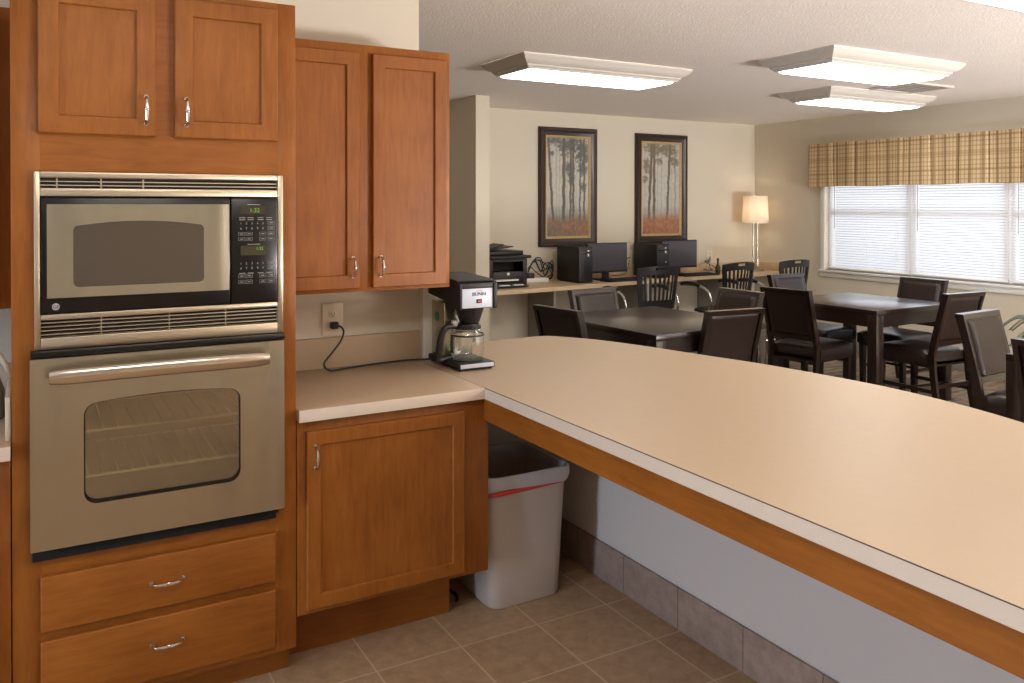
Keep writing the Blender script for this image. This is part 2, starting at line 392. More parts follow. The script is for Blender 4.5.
# kitchen window on the left wall
o = bpy.data.objects.new('window_4', None); C.objects.link(o); o['kind'] = 'structure'; o.location = (XL-.06, (KY0+KY1)/2, KZ0)
f = MB(); t = .03
f.box(XL-.09, XL-.05, KY0, KY0+t, KZ0, KZ1).box(XL-.09, XL-.05, KY1-t, KY1, KZ0, KZ1).box(XL-.09, XL-.05, KY0+t, KY1-t, KZ0, KZ0+t).box(XL-.09, XL-.05, KY0+t, KY1-t, KZ1-t, KZ1)
obj('window_frame', f, 'white_trim', o)
obj('window_pane', MB().box(XL-.072, XL-.068, KY0+t, KY1-t, KZ0+t, KZ1-t), 'window_glass', o)

# blinds, one per unit
BLAB = ['white horizontal slat blind in the left window nearest the lamp', 'white horizontal slat blind in the middle window behind the leather chairs', 'white horizontal slat blind in the window at the right edge']
for i in range(3):
    y0, y1 = YM[i+1]+(.004 if i < 2 else .012), YM[i]-(.004 if i else .02)
    t = thing('window_blind', BLAB[i], 'blind', (XW+.028, (y0+y1)/2, .83), 0, 'slat blinds in the big window')
    m = MB(); z = .862; a = math.radians(55)
    while z < 2.0:
        dx, dz = .0125*math.cos(a), .0125*math.sin(a)
        m.raw([(XW+.028-dx, y0, z-dz), (XW+.028-dx, y1, z-dz), (XW+.0275, y1, z+.0012), (XW+.0275, y0, z+.0012), (XW+.028+dx, y1, z+dz), (XW+.028+dx, y0, z+dz)],
              [(0, 1, 2, 3), (3, 2, 4, 5)])
        z += .0255
    obj('slats', m, 'blind_white', t, sharp=80)
    obj('bottom_rail', MB().box(XW+.016, XW+.04, y0, y1, .834, .85, .003), 'white_trim', t)
    obj('head_rail', MB().box(XW+.012, XW+.044, y0, y1, 2.02, 2.055, .003), 'white_trim', t)
    obj('tilt_wand', MB().tube([(XW+.008, y1-.085, 2.03), (XW+.006, y1-.085, 1.26)], .004, 6), 'grey_plastic', t)
    obj('lift_cord', MB().tube([(XW+.01, y0+.12, 2.03), (XW+.008, y0+.12, 1.0)], .0012, 5).lathe([(.002, 0), (.007, .006), (.003, .04)], (XW+.008, y0+.12, .962), 8), 'white_trim', t)
    for fy in (.15, .5, .85):
        obj('ladder_cord', MB().tube([(XW+.013, y0+(y1-y0)*fy, 2.03), (XW+.013, y0+(y1-y0)*fy, .85)], .0012, 5), 'white_trim', t)

# plaid valance
VX = 7.195; VY1, VY0 = 6.165, 3.05; VZ0, VZ1 = 1.70, 2.155
t = thing('window_valance', 'brown and tan plaid box-pleated valance hung above the window blinds', 'valance', (VX, (VY0+VY1)/2, VZ0))
ple = [5.86-.272*k for k in range(0, 11)]
def vx(y):
    d = min(abs(y-p) for p in ple)
    return VX+(.022*(1-d/.010) if d < .010 else 0)+.004*math.sin(y*23)
ys = [VY1]; y = VY1
while y > VY0: y -= .004; ys.append(y)
vs = []; fs = []
for j, zz in enumerate((VZ0, VZ0+.12, VZ0+.24, VZ0+.36, VZ1)):
    for y in ys:
        vs.append((vx(y)+(.008*math.sin(y*11)*(1-j/4) if j < 4 else 0), y, zz+(.003*math.sin(y*9) if j == 0 else 0)))
n = len(ys)
for j in range(4):
    for k in range(n-1): fs.append((j*n+k, j*n+k+1, (j+1)*n+k+1, (j+1)*n+k))
vm = MB().raw(vs, fs)
vm.raw([(VX, VY1, VZ0), (XW-.002, VY1, VZ0), (XW-.002, VY1, VZ1), (VX, VY1, VZ1)], [(0, 1, 2, 3)])
vm.raw([(VX, VY0, VZ0), (XW-.002, VY0, VZ0), (XW-.002, VY0, VZ1), (VX, VY0, VZ1)], [(0, 1, 2, 3)])
vm.raw([(VX, VY0, VZ1), (XW-.002, VY0, VZ1), (XW-.002, VY1, VZ1), (VX, VY1, VZ1)], [(0, 1, 2, 3)])
v_ = obj('valance_cloth', vm, 'plaid', t, sharp=60)
obj('mounting_board', MB().box(VX+.035, XW-.002, VY0+.01, VY1-.01, VZ1-.025, VZ1-.006), 'white_trim', t)

# ------------------------------------------------------------------ ceiling lights
def ceiling_light(x0, x1, y0, y1, label, first=[None]):
    cx, cy = (x0+x1)/2, (y0+y1)/2; hx, hy = (x1-x0)/2, (y1-y0)/2
    t = thing('ceiling_light', label, 'ceiling light', (cx, cy, CE), 0, 'crown framed ceiling lights')
    prof = [(0, 0), (0, -.012), (-.006, -.018), (-.014, -.03), (-.03, -.044), (-.05, -.055), (-.056, -.058), (-.056, -.066), (-.068, -.074), (-.074, -.084), (-.09, -.084), (-.09, -.05)]
    vs = []; fs = []
    for d, z in prof:
        for sx, sy in ((-1, -1), (1, -1), (1, 1), (-1, 1)): vs.append((cx+sx*(hx+d), cy+sy*(hy+d), CE-.001+z))
    for i in range(len(prof)-1):
        for k in range(4): fs.append((i*4+k, i*4+(k+1) % 4, (i+1)*4+(k+1) % 4, (i+1)*4+k))
    obj('crown_frame', MB().raw(vs, fs), 'fixture_white', t, sharp=25)
    a, b = hx-.089, hy-.089
    # diffuser: shallow pan, lower in the middle
    obj('diffuser', MB().raw([(cx-a, cy-b, CE-.083), (cx+a, cy-b, CE-.083), (cx+a, cy+b, CE-.083), (cx-a, cy+b, CE-.083),
                             (cx-a+.02, cy-b+.02, CE-.096), (cx+a-.02, cy-b+.02, CE-.096), (cx+a-.02, cy+b-.02, CE-.096), (cx-a+.02, cy+b-.02, CE-.096)],
                            [(0, 1, 5, 4), (1, 2, 6, 5), (2, 3, 7, 6), (3, 0, 4, 7), (4, 5, 6, 7)]), 'diffuser', t)
    return t
ceiling_light(2.57, 3.91, 4.34, 4.90, 'white framed fluorescent ceiling light in front of the two framed paintings')
ceiling_light(4.01, 5.29, 3.26, 3.85, 'white framed fluorescent ceiling light, larger of the two near the window')
ceiling_light(5.37, 6.70, 4.39, 4.91, 'white framed fluorescent ceiling light farthest away, just before the plaid valance')
ceiling_light(2.95, 4.33, 1.52, 2.13, 'white framed fluorescent ceiling light cut off at the top right corner')
ceiling_light(-.35, 1.0, .55, 1.15, 'unseen white framed ceiling light added as fill over the kitchen floor')  # extra fixture out of view, added to light the kitchen
t = thing('ceiling_vent', 'white louvred air vent in the ceiling between the two far lights', 'vent', (5.985, 4.13, CE))
obj('vent_frame', MB().ring([(5.74, 3.93), (6.23, 3.93), (6.23, 4.33), (5.74, 4.33)], [(5.77, 3.96), (6.20, 3.96), (6.20, 4.30), (5.77, 4.30)], CE-.001, CE-.016, 'Z'), 'fixture_white', t)
obj('vent_core', MB().box(5.77, 6.20, 3.96, 4.30, CE-.004, CE-.001), 'grey_plastic', t)
for k in range(6):
    yy = 3.975+k*.056
    obj('vent_louver', MB().prism([(yy, CE-.018), (yy+.036, CE-.005), (yy+.036, CE-.0035), (yy, CE-.0165)], 5.77, 6.20, 'X'), 'fixture_white', t)

# ------------------------------------------------------------------ kitchen cabinets
YF = 2.632
def shaker(parent, x0, x1, z0, z1, yf, s=.05, name='door'):
    th = .02
    def rc(e): return [(x0+e, z0+e), (x1-e, z0+e), (x1-e, z1-e), (x0+e, z1-e)]
    vs = []; fs = []
    for e, yy in ((0, yf), (0, yf-th+.003), (.003, yf-th), (s-.003, yf-th), (s, yf-th+.004), (s, yf-.003)):
        vs += [(a, yy, b) for a, b in rc(e)]
    for q in range(6):
        for k in range(4): fs.append((q*4+k, q*4+(k+1) % 4, ((q+1) % 6)*4+(k+1) % 4, ((q+1) % 6)*4+k))
    d = obj(name, MB().raw(vs, fs), 'maple', parent, sharp=30)
    p = MB()
    p.box(x0+s-.004, x1-s+.004, yf-.011, yf-.003, z0+s-.004, z1-s+.004)
    obj('door_panel', p, 'maple', d)
    return d
def handle_v(parent, x, z0, z1, y, horiz=False, x1=None):
    m = MB(); zc = (z0+z1)/2
    if not horiz:
        pts = [(x, y, z0+.004), (x, y-.014, z0+.006), (x, y-.024, z0+.014)]+[(x, y-.026-.002*math.sin(PI*k/8), z0+.014+(z1-z0-.028)*k/8) for k in range(9)]+[(x, y-.024, z1-.014), (x, y-.014, z1-.006), (x, y, z1-.004)]
        rs = [.004]*3+[.0035+.0018*math.sin(PI*k/8) for k in range(9)]+[.004]*3
        m.tube(pts, rs, 10); m.lathe([(.0035, -.005), (.007, -.003), (.007, .003), (.0035, .005)], (x, y-.028, zc), 12)
        m.lathe([(.0075, 0), (.0065, -.003)], (x, y, z0+.004), 12, 'Y').lathe([(.0075, 0), (.0065, -.003)], (x, y, z1-.004), 12, 'Y')
    else:
        z = zc
        pts = [(x, y, z), (x+.002, y-.014, z), (x+.010, y-.024, z)]+[(x+.012+(x1-x-.024)*k/8, y-.026, z-.002*math.sin(PI*k/8)) for k in range(9)]+[(x1-.010, y-.024, z), (x1-.002, y-.014, z), (x1, y, z)]
        rs = [.004]*3+[.0035+.0018*math.sin(PI*k/8) for k in range(9)]+[.004]*3
        m.tube(pts, rs, 10); m.lathe([(.0035, -.005), (.007, -.003), (.007, .003), (.0035, .005)], ((x+x1)/2, y-.026, z), 12, 'X')
        m.lathe([(.0075, 0), (.0065, -.003)], (x, y, z), 12, 'Y').lathe([(.0075, 0), (.0065, -.003)], (x1, y, z), 12, 'Y')
    return obj('handle', m, 'nickel', parent)

# tall oven cabinet
T = thing('oven_cabinet', 'tall maple cabinet that houses the microwave and the oven', 'cabinet', (.33, 2.93, 0))
m = MB()
m.box(-.058, .012, YF, YK-.003, .104, 2.143, .001).box(.66, .716, YF, YK-.003, .104, 2.143, .001)
obj('side_panel', m, 'maple', T)
m = MB().box(.012, .66, YF, YK-.003, 1.596, 2.143).box(.012, .66, YF, YK-.003, .104, .545).box(.012, .66, 3.2, YK-.003, .545, 1.596)
obj('body', m, 'maple_flat', T)
obj('toe_kick', MB().box(-.056, .714, 2.716, 2.74, 0, .104), 'maple_flat', T)
for (x0, x1, hx) in ((.007, .305, .278), (.357, .657, .388)):
    d = shaker(T, x0, x1, 1.71, 2.120, YF, .052)
    handle_v(d, hx, 1.742, 1.828, YF-.02)
for (z0, z1, hz) in ((.335, .489, .412), (.128, .310, .230)):
    d = obj('drawer', MB().box(.008, .649, YF-.02, YF, z0, z1, .005, 3), 'maple_flat', T)
    handle_v(d, .29, hz, hz, YF-.02, True, .374)

# microwave
T = thing('microwave', 'built-in stainless and black microwave set above the oven', 'microwave', (.334, 2.75, 1.11))
obj('housing', MB().box(.03, .64, 2.66, 3.12, 1.2, 1.56), 'black_plastic', T)
y0 = 2.618
fr = MB()
X0, X1, Z0, Z1 = -.004, .672, 1.114, 1.604
fr.box(X0, .011, y0-.006, YF-.001, Z0, Z1, .003).box(.655, X1, y0-.006, YF-.001, Z0, Z1, .003)
fr.box(.011, .655, y0-.004, YF-.001, 1.588, Z1, .002).box(.011, .655, y0-.004, YF-.001, 1.536, 1.558, .002)
fr.box(.011, .655, y0-.004, YF-.001, 1.195, 1.210, .002).box(.011, .655, y0-.004, YF-.001, Z0, 1.146, .002)
fr.box(.011, .655, y0+.014, YF-.001+.03, 1.146, 1.195).box(.011, .655, y0+.014, YF-.001+.03, 1.558, 1.588)
TR = obj('trim_frame', fr, 'steel_trim', T)
dk = MB().box(.012, .654, y0+.012, y0+.0138, 1.147, 1.194)
obj('vent_recess', dk, 'dark_hollow', TR)
obj('vent_recess', MB().box(.012, .654, y0+.012, y0+.0138, 1.559, 1.587), 'dark_hollow', TR)
lv = MB()
for z in (1.5665, 1.577): lv.box(.011, .655, y0, y0+.012, z-.0014, z+.0014)
lw = MB()
for z in (1.155, 1.166, 1.1765, 1.187): lw.box(.011, .655, y0, y0+.012, z-.0013, z+.0013)
for x in (.05, .16, .27): lv.box(x, x+.004, y0+.0105, y0+.012, 1.558, 1.588)
for x in (.16, .34, .5): lw.box(x, x+.003, y0+.0105, y0+.012, 1.146, 1.195)

obj('vent_louvers', lv, 'steel_trim', TR); obj('vent_louvers', lw, 'steel_trim', TR)
D = obj('door', MB().box(.0125, .512, y0-.012, y0+.03, 1.213, 1.533, .006), 'black_gloss', T)
inn = rrect(.091, .435, 1.284, 1.455, .014, 5, .012)
obj('door_panel', MB().ring(outer_for(inn, .027, .507, 1.256, 1.514), inn, y0-.0145, y0-.011), 'steel', D)
obj('door_window', MB().prism(inn, y0-.0135, y0-.0118, 'Y'), 'mw_window', D)
obj('emblem', MB().lathe([(.0095, 0), (.0095, -.0012), (.0085, -.0016)], (.048, y0-.0116, 1.232), 28, 'Y'), 'grey_plastic', D)
em = MB(); put_text(em, 'GE', .0125, (.048, y0-.0134, 1.232))
obj('emblem_letters', em, 'label_ink', D)
K = obj('control_panel', MB().box(.5125, .6545, y0-.012, y0+.03, 1.213, 1.533, .006), 'black_gloss', T)
yk = y0-.0122
obj('display', MB().box(.541, .618, yk-.001, yk+.002, 1.484, 1.508), 'display_dark', K)
obj('display', MB().box(.541, .618, yk-.001, yk+.002, 1.358, 1.388), 'display_dark', K)
dg = MB(); put_text(dg, '1:32', .018, (.583, yk-.0012, 1.495)); obj('clock_digits', dg, 'clock_green', K)
dg = MB(); put_text(dg, '1:32', .013, (.598, yk-.0012, 1.378))
obj('clock_digits', dg, 'clock_green', K)
kk = MB()
for zz, txt in ((1.4555, '1 2 3 4 5'), (1.440, '6 7 8 9 0'), (1.333, '1 2 3 4 5'), (1.319, '6 7 8 9 0')):
    for q, ch in enumerate(txt.split()): put_text(kk, ch, .0095, (.542+q*.0165, yk-.0008, zz), depth=.0003)
def outl(x, z, w_, h_):
    kk.ring([(x, z), (x+w_, z), (x+w_, z+h_), (x, z+h_)], [(x+.0006, z+.0006), (x+w_-.0006, z+.0006), (x+w_-.0006, z+h_-.0006), (x+.0006, z+h_-.0006)], yk-.001, yk+.001)
    kk.box(x+w_*.25, x+w_*.75, yk-.001, yk+.001, z+h_*.4, z+h_*.6)
for z in (1.452, 1.436): outl(.623, z, .021, .010)
for z in (1.419, 1.403):
    for x in (.535, .557, .598, .623): outl(x, z, .019, .010)
for z in (1.329, 1.315): outl(.623, z, .021, .010)
for z in (1.290, 1.272):
    for x in (.535, .557, .598, .623): outl(x, z, .019, .011)
for z in (1.472, 1.466, 1.303):
    for x in (.537, .562, .592, .618): kk.box(x, x+.018, yk-.0008, yk+.001, z, z+.0018)
for z in (1.512, 1.391): kk.box(.562, .6, yk-.0008, yk+.001, z, z+.0018)
for lo, hi in ((1.40, 1.53), (1.2, 1.40)):
    km = MB(); idx = {}
    for f_ in kk.f:
        if lo <= sum(kk.v[i][2] for i in f_)/len(f_) < hi:
            for i in f_:
                if i not in idx: idx[i] = len(km.v); km.v.append(kk.v[i])
            km.f.append(tuple(idx[i] for i in f_))
    obj('keypad', km, 'key_ink', K)

# wall oven
T = thing('built_in_oven', 'stainless steel built-in oven with bowed bar handle below the microwave', 'oven', (.326, 2.9, .53))
ob = MB()
a, b, zz0, zz1 = .02, .652, .556, 1.07
ob.box(a, a+.012, YF+.0, 3.12, zz0, zz1).box(b-.012, b, YF, 3.12, zz0, zz1).box(a+.012, b-.012, YF, 3.12, zz0, zz0+.06).box(a+.012, b-.012, YF, 3.12, zz1-.05, zz1).box(a+.012, b-.012, 3.10, 3.12, zz0+.06, zz1-.05)
obj('cavity', ob, 'oven_inside', T)
for zr in (.73, .86):
    r = MB()
    for k in range(15): r.tube([(.05+.04*k, 2.68, zr), (.05+.04*k, 3.08, zr)], .0022, 6)
    r.tube([(.035, 2.68, zr), (.637, 2.68, zr)], .004, 6).tube([(.035, 3.08, zr), (.637, 3.08, zr)], .004, 6)
    obj('rack', r, 'steel_trim', T)
inn = rrect(.114, .535, .681, .963, .035, 7, .009)
D = obj('oven_door', MB().ring(outer_for(inn, -.015, .667, .573, 1.094), inn, 2.582, 2.612), 'steel', T, sharp=30)
obj('door_window', MB().prism(rrect(.113, .536, .683, .962, .035, 7, .011), 2.590, 2.594, 'Y'), 'oven_glass', D)
i2 = rrect(.118, .532, .690, .961, .033, 7, .008)
obj('window_border', MB().ring(inn, i2, 2.5875, 2.5895), 'black_gloss', D)
obj('door_liner', MB().ring([(-.008, .58), (.66, .58), (.66, 1.09), (-.008, 1.09)], [(.09, .66), (.56, .66), (.56, 1.0), (.09, 1.0)], 2.612, YF-.002), 'black_plastic', D)
h = MB(); pts = []; rr = []
for k in range(25):
    u = k/24; x = .03+.58*u; bow = math.sin(PI*u)
    pts.append((x, 2.535-.012*bow, 1.050+.004*bow)); rr.append(.0165)
for p in range(len(pts)):
    pass
vs = []; fs = []; n = 14
for i, p in enumerate(pts):
    e = min(i, 24-i); s_ = (.74, .92, .98, 1)[min(e, 3)]
    for k in range(n):
        t_ = 2*PI*k/n; vs.append((p[0], p[1]+.013*s_*math.cos(t_), p[2]+.0225*s_*math.sin(t_)))
for i in range(24):
    for k in range(n): fs.append((i*n+k, i*n+(k+1) % n, (i+1)*n+(k+1) % n, (i+1)*n+k))
fs += [tuple(range(n-1, -1, -1)), tuple(24*n+k for k in range(n))]
h.raw(vs, fs)
h.tube([(.055, 2.532, 1.05), (.055, 2.583, 1.05)], .010, 12).tube([(.585, 2.532, 1.05), (.585, 2.583, 1.05)], .010, 12)
obj('bar_handle', h, 'handle_steel', D, sharp=50)
obj('top_trim', MB().box(-.013, .672, 2.59, YF-.002, 1.0965, 1.1125, .003), 'black_gloss', T)
obj('bottom_vent', MB().box(-.011, .648, 2.606, YF-.002, .537, .571, .003).box(.0, .64, YF-.002, YF+.05, .5475, .554), 'vent_black', T)

# upper cabinet right of the tall one
T = thing('upper_cabinet', 'two-door maple wall cabinet mounted above the outlet and coffee maker', 'cabinet', (1.05, 3.08, 1.194), 0, 'maple wall cabinets')
obj('body', MB().box(.719, 1.393, 2.92, YK-.003, 1.194, 2.098, .002), 'maple', T)
for x0, x1, hx in ((.74, 1.024, .997), (1.074, 1.372, 1.104)):
    d = shaker(T, x0, x1, 1.208, 2.066, 2.92, .05); handle_v(d, hx, 1.248, 1.324, 2.90)
# base cabinet
T = thing('base_cabinet', 'maple base cabinet with one door beside the waste bin', 'cabinet', (1.06, 2.94, 0), 0, 'maple base cabinets')
obj('body', MB().box(.719, 1.409, YF, YK-.003, .2, .823, .0015), 'maple', T)
d = shaker(T, .746, 1.307, .218, .789, YF, .047)
handle_v(d, .773, .668, .747, YF-.02)
obj('toe_kick', MB().box(.719, 1.329, 2.788, YK-.003, 0, .2), 'maple_flat', T)
# cabinets at the left edge
T = thing('upper_cabinet', 'maple wall cabinet cut off at the left edge of the photo', 'cabinet', (-.55, 3.08, 1.2), 0, 'maple wall cabinets')
obj('body', MB().box(-1.0, -.061, 2.92, YK-.003, 1.2, 2.103, .002), 'maple', T)
for x0, x1, hx in ((-.97, -.56, -.59), (-.5, -.095, -.47)):
    d = shaker(T, x0, x1, 1.212, 2.072, 2.92, .05); handle_v(d, hx, 1.25, 1.326, 2.90)
T = thing('base_cabinet', 'maple base cabinet cut off at the left edge of the photo', 'cabinet', (-.55, 2.94, 0), 0, 'maple base cabinets')
obj('body', MB().box(-1.0, -.061, YF, YK-.003, .104, .823, .0015), 'maple', T)
for x0, x1, hx in ((-.97, -.56, -.59), (-.5, -.095, -.47)):
    d = shaker(T, x0, x1, .125, .60, YF, .05); handle_v(d, hx, .5, .58, YF-.02)
for x0, x1 in ((-.97, -.56), (-.5, -.095)):
    d = obj('drawer', MB().box(x0, x1, YF-.02, YF, .63, .79, .005, 3), 'maple_flat', T); handle_v(d, (x0+x1)/2-.042, .71, .71, YF-.02, True, (x0+x1)/2+.042)
obj('toe_kick', MB().box(-1.0, -.061, 2.716, YK-.003, 0, .104), 'maple_flat', T)

# ------------------------------------------------------------------ counters
T = thing('countertop', 'short tan laminate counter run under the maple wall cabinet', 'countertop', (1.05, 2.9, .824), 0, 'tan laminate counters')
obj('worktop', MB().box(.7185, 1.3805, 2.604, YK-.002, .825, .864, .0015), 'laminate', T)
obj('edge_band', MB().box(.7185, 1.3805, 2.6015, 2.604, .825, .8625, .0006), 'laminate_edge', T)
obj('backsplash', MB().box(.7185, 1.400, YK-.022, YK-.002, .8642, .985, .002), 'laminate', T)
T = thing('countertop', 'tan laminate counter at the left edge with a side splash', 'countertop', (-.5, 2.9, .824), 0, 'tan laminate counters')
obj('worktop', MB().box(-1.0, -.0605, 2.604, YK-.002, .825, .864, .0015), 'laminate', T)
obj('edge_band', MB().box(-1.0, -.0605, 2.6015, 2.604, .825, .8625, .0006), 'laminate_edge', T)
obj('backsplash', MB().box(-1.0, -.0605, YK-.022, YK-.002, .8642, .985, .002).box(-.074, -.0605, 2.66, YK-.022, .8642, .985, .002), 'laminate_edge', T)

far = [(2.217, 3.46), (2.30, 3.34), (2.36, 3.22), (2.43, 3.0), (2.50, 2.72), (2.57, 2.45), (2.61, 2.19), (2.63, 2.0), (2.632, 1.84), (2.61, 1.62), (2.555, 1.39), (2.46, 1.1), (2.34, .8), (2.2, .5), (2.12, .2), (2.1, -.45)]
def smooth_path(P, n=6):
    out = []
    for i in range(len(P)-1):
        p0, p1, p2, p3 = P[max(i-1, 0)], P[i], P[i+1], P[min(i+2, len(P)-1)]
        for k in range(n):
            t_ = k/n
            out.append(tuple(.5*((2*p1[c])+(-p0[c]+p2[c])*t_+(2*p0[c]-5*p1[c]+4*p2[c]-p3[c])*t_*t_+(-p0[c]+3*p1[c]-3*p2[c]+p3[c])*t_**3) for c in range(len(p1))))
    out.append(P[-1]); return out
fp = smooth_path([(2.02, 3.49), (2.10, 3.495), (2.165, 3.49)]+far, 5)
poly = [(1.3815, -.45), (1.3815, 3.238), (1.4045, 3.238), (1.4045, 3.49)]+fp
T = thing('peninsula_counter', 'long curved tan laminate peninsula countertop on a low wall', 'countertop', (1.9, 1.6, .824))
obj('worktop', MB().prism(poly, .8245, .864), 'laminate', T)
obj('edge_band', MB().box(1.379, 1.3815, -.45, 2.601, .8245, .8622), 'laminate_edge', T)
obj('edge_line', MB().box(1.3786, 1.3818, -.45, 2.601, .8622, .8637), 'edge_line', T)
obj('apron', MB().box(1.391, 1.410, -.45, YF-.002, .743, .8242), 'maple_long', T)

# ------------------------------------------------------------------ outlet, cord
def outlet(x, z, y, label, sock=True):
    t = thing('wall_outlet', label, 'outlet', (x, y, z), 0)
    obj('cover_plate', MB().box(x-.043, x+.043, y-.006, y-.001, z-.066, z+.066, .004, 3), 'ivory', t)
    for dz in (.021, -.021):
        s_ = obj('receptacle', MB().lathe([(.0165, 0), (.0165, -.003), (.015, -.0035)], (x, y-.005, z+dz), 24, 'Y'), 'ivory', t)
        obj('slots', MB().box(x-.008, x-.006, y-.0092, y-.008, z+dz-.002, z+dz+.007).box(x+.006, x+.008, y-.0092, y-.008, z+dz-.002, z+dz+.006).lathe([(.0025, 0), (.0025, -.001)], (x, y-.008, z+dz-.008), 10, 'Y'), 'label_ink', s_)
    return t
outlet(1.028, 1.055, YK, 'ivory wall outlet with a black cord plugged into it')
cm_back = (1.45, 3.19, .878)
path = [(1.035, 3.205, 1.033), (1.050, 3.195, 1.028), (1.058, 3.19, 1.008), (1.045, 3.185, .975), (1.015, 3.18, .94), (.985, 3.17, .912), (.972, 3.165, .895), (.975, 3.155, .878), (.995, 3.15, .8687), (1.04, 3.16, .8687), (1.10, 3.175, .8687), (1.2, 3.195, .8687), (1.32, 3.206, .8687), (1.41, 3.186, .8687), (1.445, 3.16, .872)]
# ------------------------------------------------------------------ coffee maker
ox, oy, oz = 1.500, 2.89, .864
T = thing('coffee_maker', 'black and steel drip coffee maker on the counter corner', 'coffee maker', (ox, oy+.15, oz), 0)
x0, x1 = ox-.079, ox+.079
yb = 3.185
B = obj('base', MB().box(x0, x1, oy+.002, yb, oz+.006, oz+.030, .005, 3), 'bezel_black', T)
for fx in (x0+.015, x1-.015):
    for fy in (oy+.02, yb-.02): obj('foot', MB().lathe([(.010, 0), (.010, .007)], (fx, fy, oz), 12), 'black_plastic', B)
obj('base_strip', MB().box(x0+.006, x1-.006, oy-.0005, oy+.004, oz+.011, oz+.027, .001), 'cooker_label', B)
obj('warming_plate', MB().lathe([(.062, oz+.030), (.062, oz+.0335), (.056, oz+.0345)], (ox, oy+.083, 0), 32), 'satin_black', B)
obj('tower', MB().box(x0+.012, x1-.012, oy+.17, yb-.004, oz+.03, 1.12, .008, 3), 'steel', T)
obj('badge', MB().lathe([(.019, 0), (.019, -.002), (.016, -.003)], (x0+.012, oy+.235, oz+.19), 24, 'X'), 'green_plastic', T)
hp = [(oy+.0, 1.108), (oy, 1.203), (oy+.02, 1.212), (yb, 1.222), (yb, 1.145), (oy+.13, 1.128), (oy+.11, 1.102)]
H_ = obj('head', MB().prism(hp, x0, x1, 'X'), 'bezel_black', T)
obj('lid', MB().prism([(oy+.01, 1.212), (oy+.02, 1.218), (yb-.01, 1.229), (yb-.005, 1.224)], x0-.002, x1+.002, 'X'), 'bezel_black', H_)
FP = obj('front_plate', MB().box(x0+.010, x1-.014, oy-.004, oy+.002, 1.110, 1.186, .002), 'cooker_label', H_)
obj('side_lip', MB().box(x1-.013, x1+.003, oy-.012, oy+.002, 1.104, 1.206, .003), 'bezel_black', H_)
obj('side_lip', MB().box(x0-.002, x0+.009, oy-.008, oy+.002, 1.104, 1.206, .003), 'bezel_black', H_)
obj('top_lip', MB().box(x0+.009, x1-.013, oy-.007, oy+.002, 1.187, 1.206, .003), 'bezel_black', H_)
lt = MB(); put_text(lt, 'BUNN', .019, (ox+.004, oy-.0046, 1.163), 1.15); obj('brand_lettering', lt, 'label_ink', FP)
lt = MB(); lt.box(ox-.012, ox+.018, oy-.0052, oy-.004, 1.175, 1.177); obj('brand_line', lt, 'red_plastic', FP)
obj('power_switch', MB().box(ox-.008, ox+.016, oy-.008, oy-.003, 1.128, 1.144, .002), 'label_ink', FP)
obj('switch_light', MB().box(ox-.003, ox+.011, oy-.0088, oy-.0078, 1.132, 1.140), 'red_plastic', FP)
obj('brew_funnel', MB().lathe([(.034, 1.040), (.040, 1.048), (.060, 1.106), (.062, 1.112)], (ox+.002, oy+.075, 0), 32), 'bezel_black', T)
cc = (ox-.004, oy+.083, 0); zb = oz+.0352
cd = obj('power_cord', MB().tube(smooth_path(path, 6), .0038, 8), 'black_plastic', T)
obj('plug', MB().box(1.013, 1.043, YK-.042, YK-.0095, 1.02, 1.048, .006, 3), 'black_plastic', cd)
CF = thing('carafe', 'clear glass coffee carafe with black handle on the warming plate', 'carafe', (cc[0], cc[1], zb))
prof = [(.050, zb), (.062, zb+.004), (.068, zb+.018), (.0695, zb+.045), (.068, zb+.085), (.062, zb+.105), (.055, zb+.118), (.050, zb+.125)]
obj('glass_bowl', MB().lathe(prof, cc, 40, cap=False).lathe([(.0001, zb+.0008), (.05, zb)], cc, 40, cap=False), 'clear_glass', CF)
obj('rim_band', MB().lathe([(.0515, zb+.119), (.0565, zb+.121), (.0555, zb+.133), (.050, zb+.134)], cc, 32, cap=False).lathe([(.0688, zb+.093), (.0665, zb+.100), (.0655, zb+.0985), (.0678, zb+.0925)], cc, 32, cap=False), 'black_plastic', CF)
obj('lid', MB().lathe([(.0505, zb+.130), (.048, zb+.140), (.030, zb+.146)], cc, 32), 'black_plastic', CF)
hd = Vector((-.99, -.12, 0)).normalized()
def hpnt(r, z): return (cc[0]+hd.x*r, cc[1]+hd.y*r, zb+z)
hp_ = smooth_path([hpnt(.052, .128), hpnt(.078, .134), (hpnt(.105, .128)), hpnt(.120, .10), hpnt(.130, .06), hpnt(.137, .02), hpnt(.130, .006), hpnt(.105, .010)], 5)
obj('handle', MB().tube(hp_, [.009+.004*math.sin(PI*i/(len(hp_)-1)) for i in range(len(hp_))], 10).tube([hpnt(.071, .03), hpnt(.0735, .06), hpnt(.072, .1)], .006, 8).tube([hpnt(.071, .012), hpnt(.122, .010)], .006, 8), 'black_plastic', CF)
obj('thumb_lever', MB().box(-.012, .012, -.009, .009, 0, .022, .004, rot=Matrix.Rotation(.15, 4, 'Y'), at=hpnt(.062, .134)), 'grey_plastic', CF)

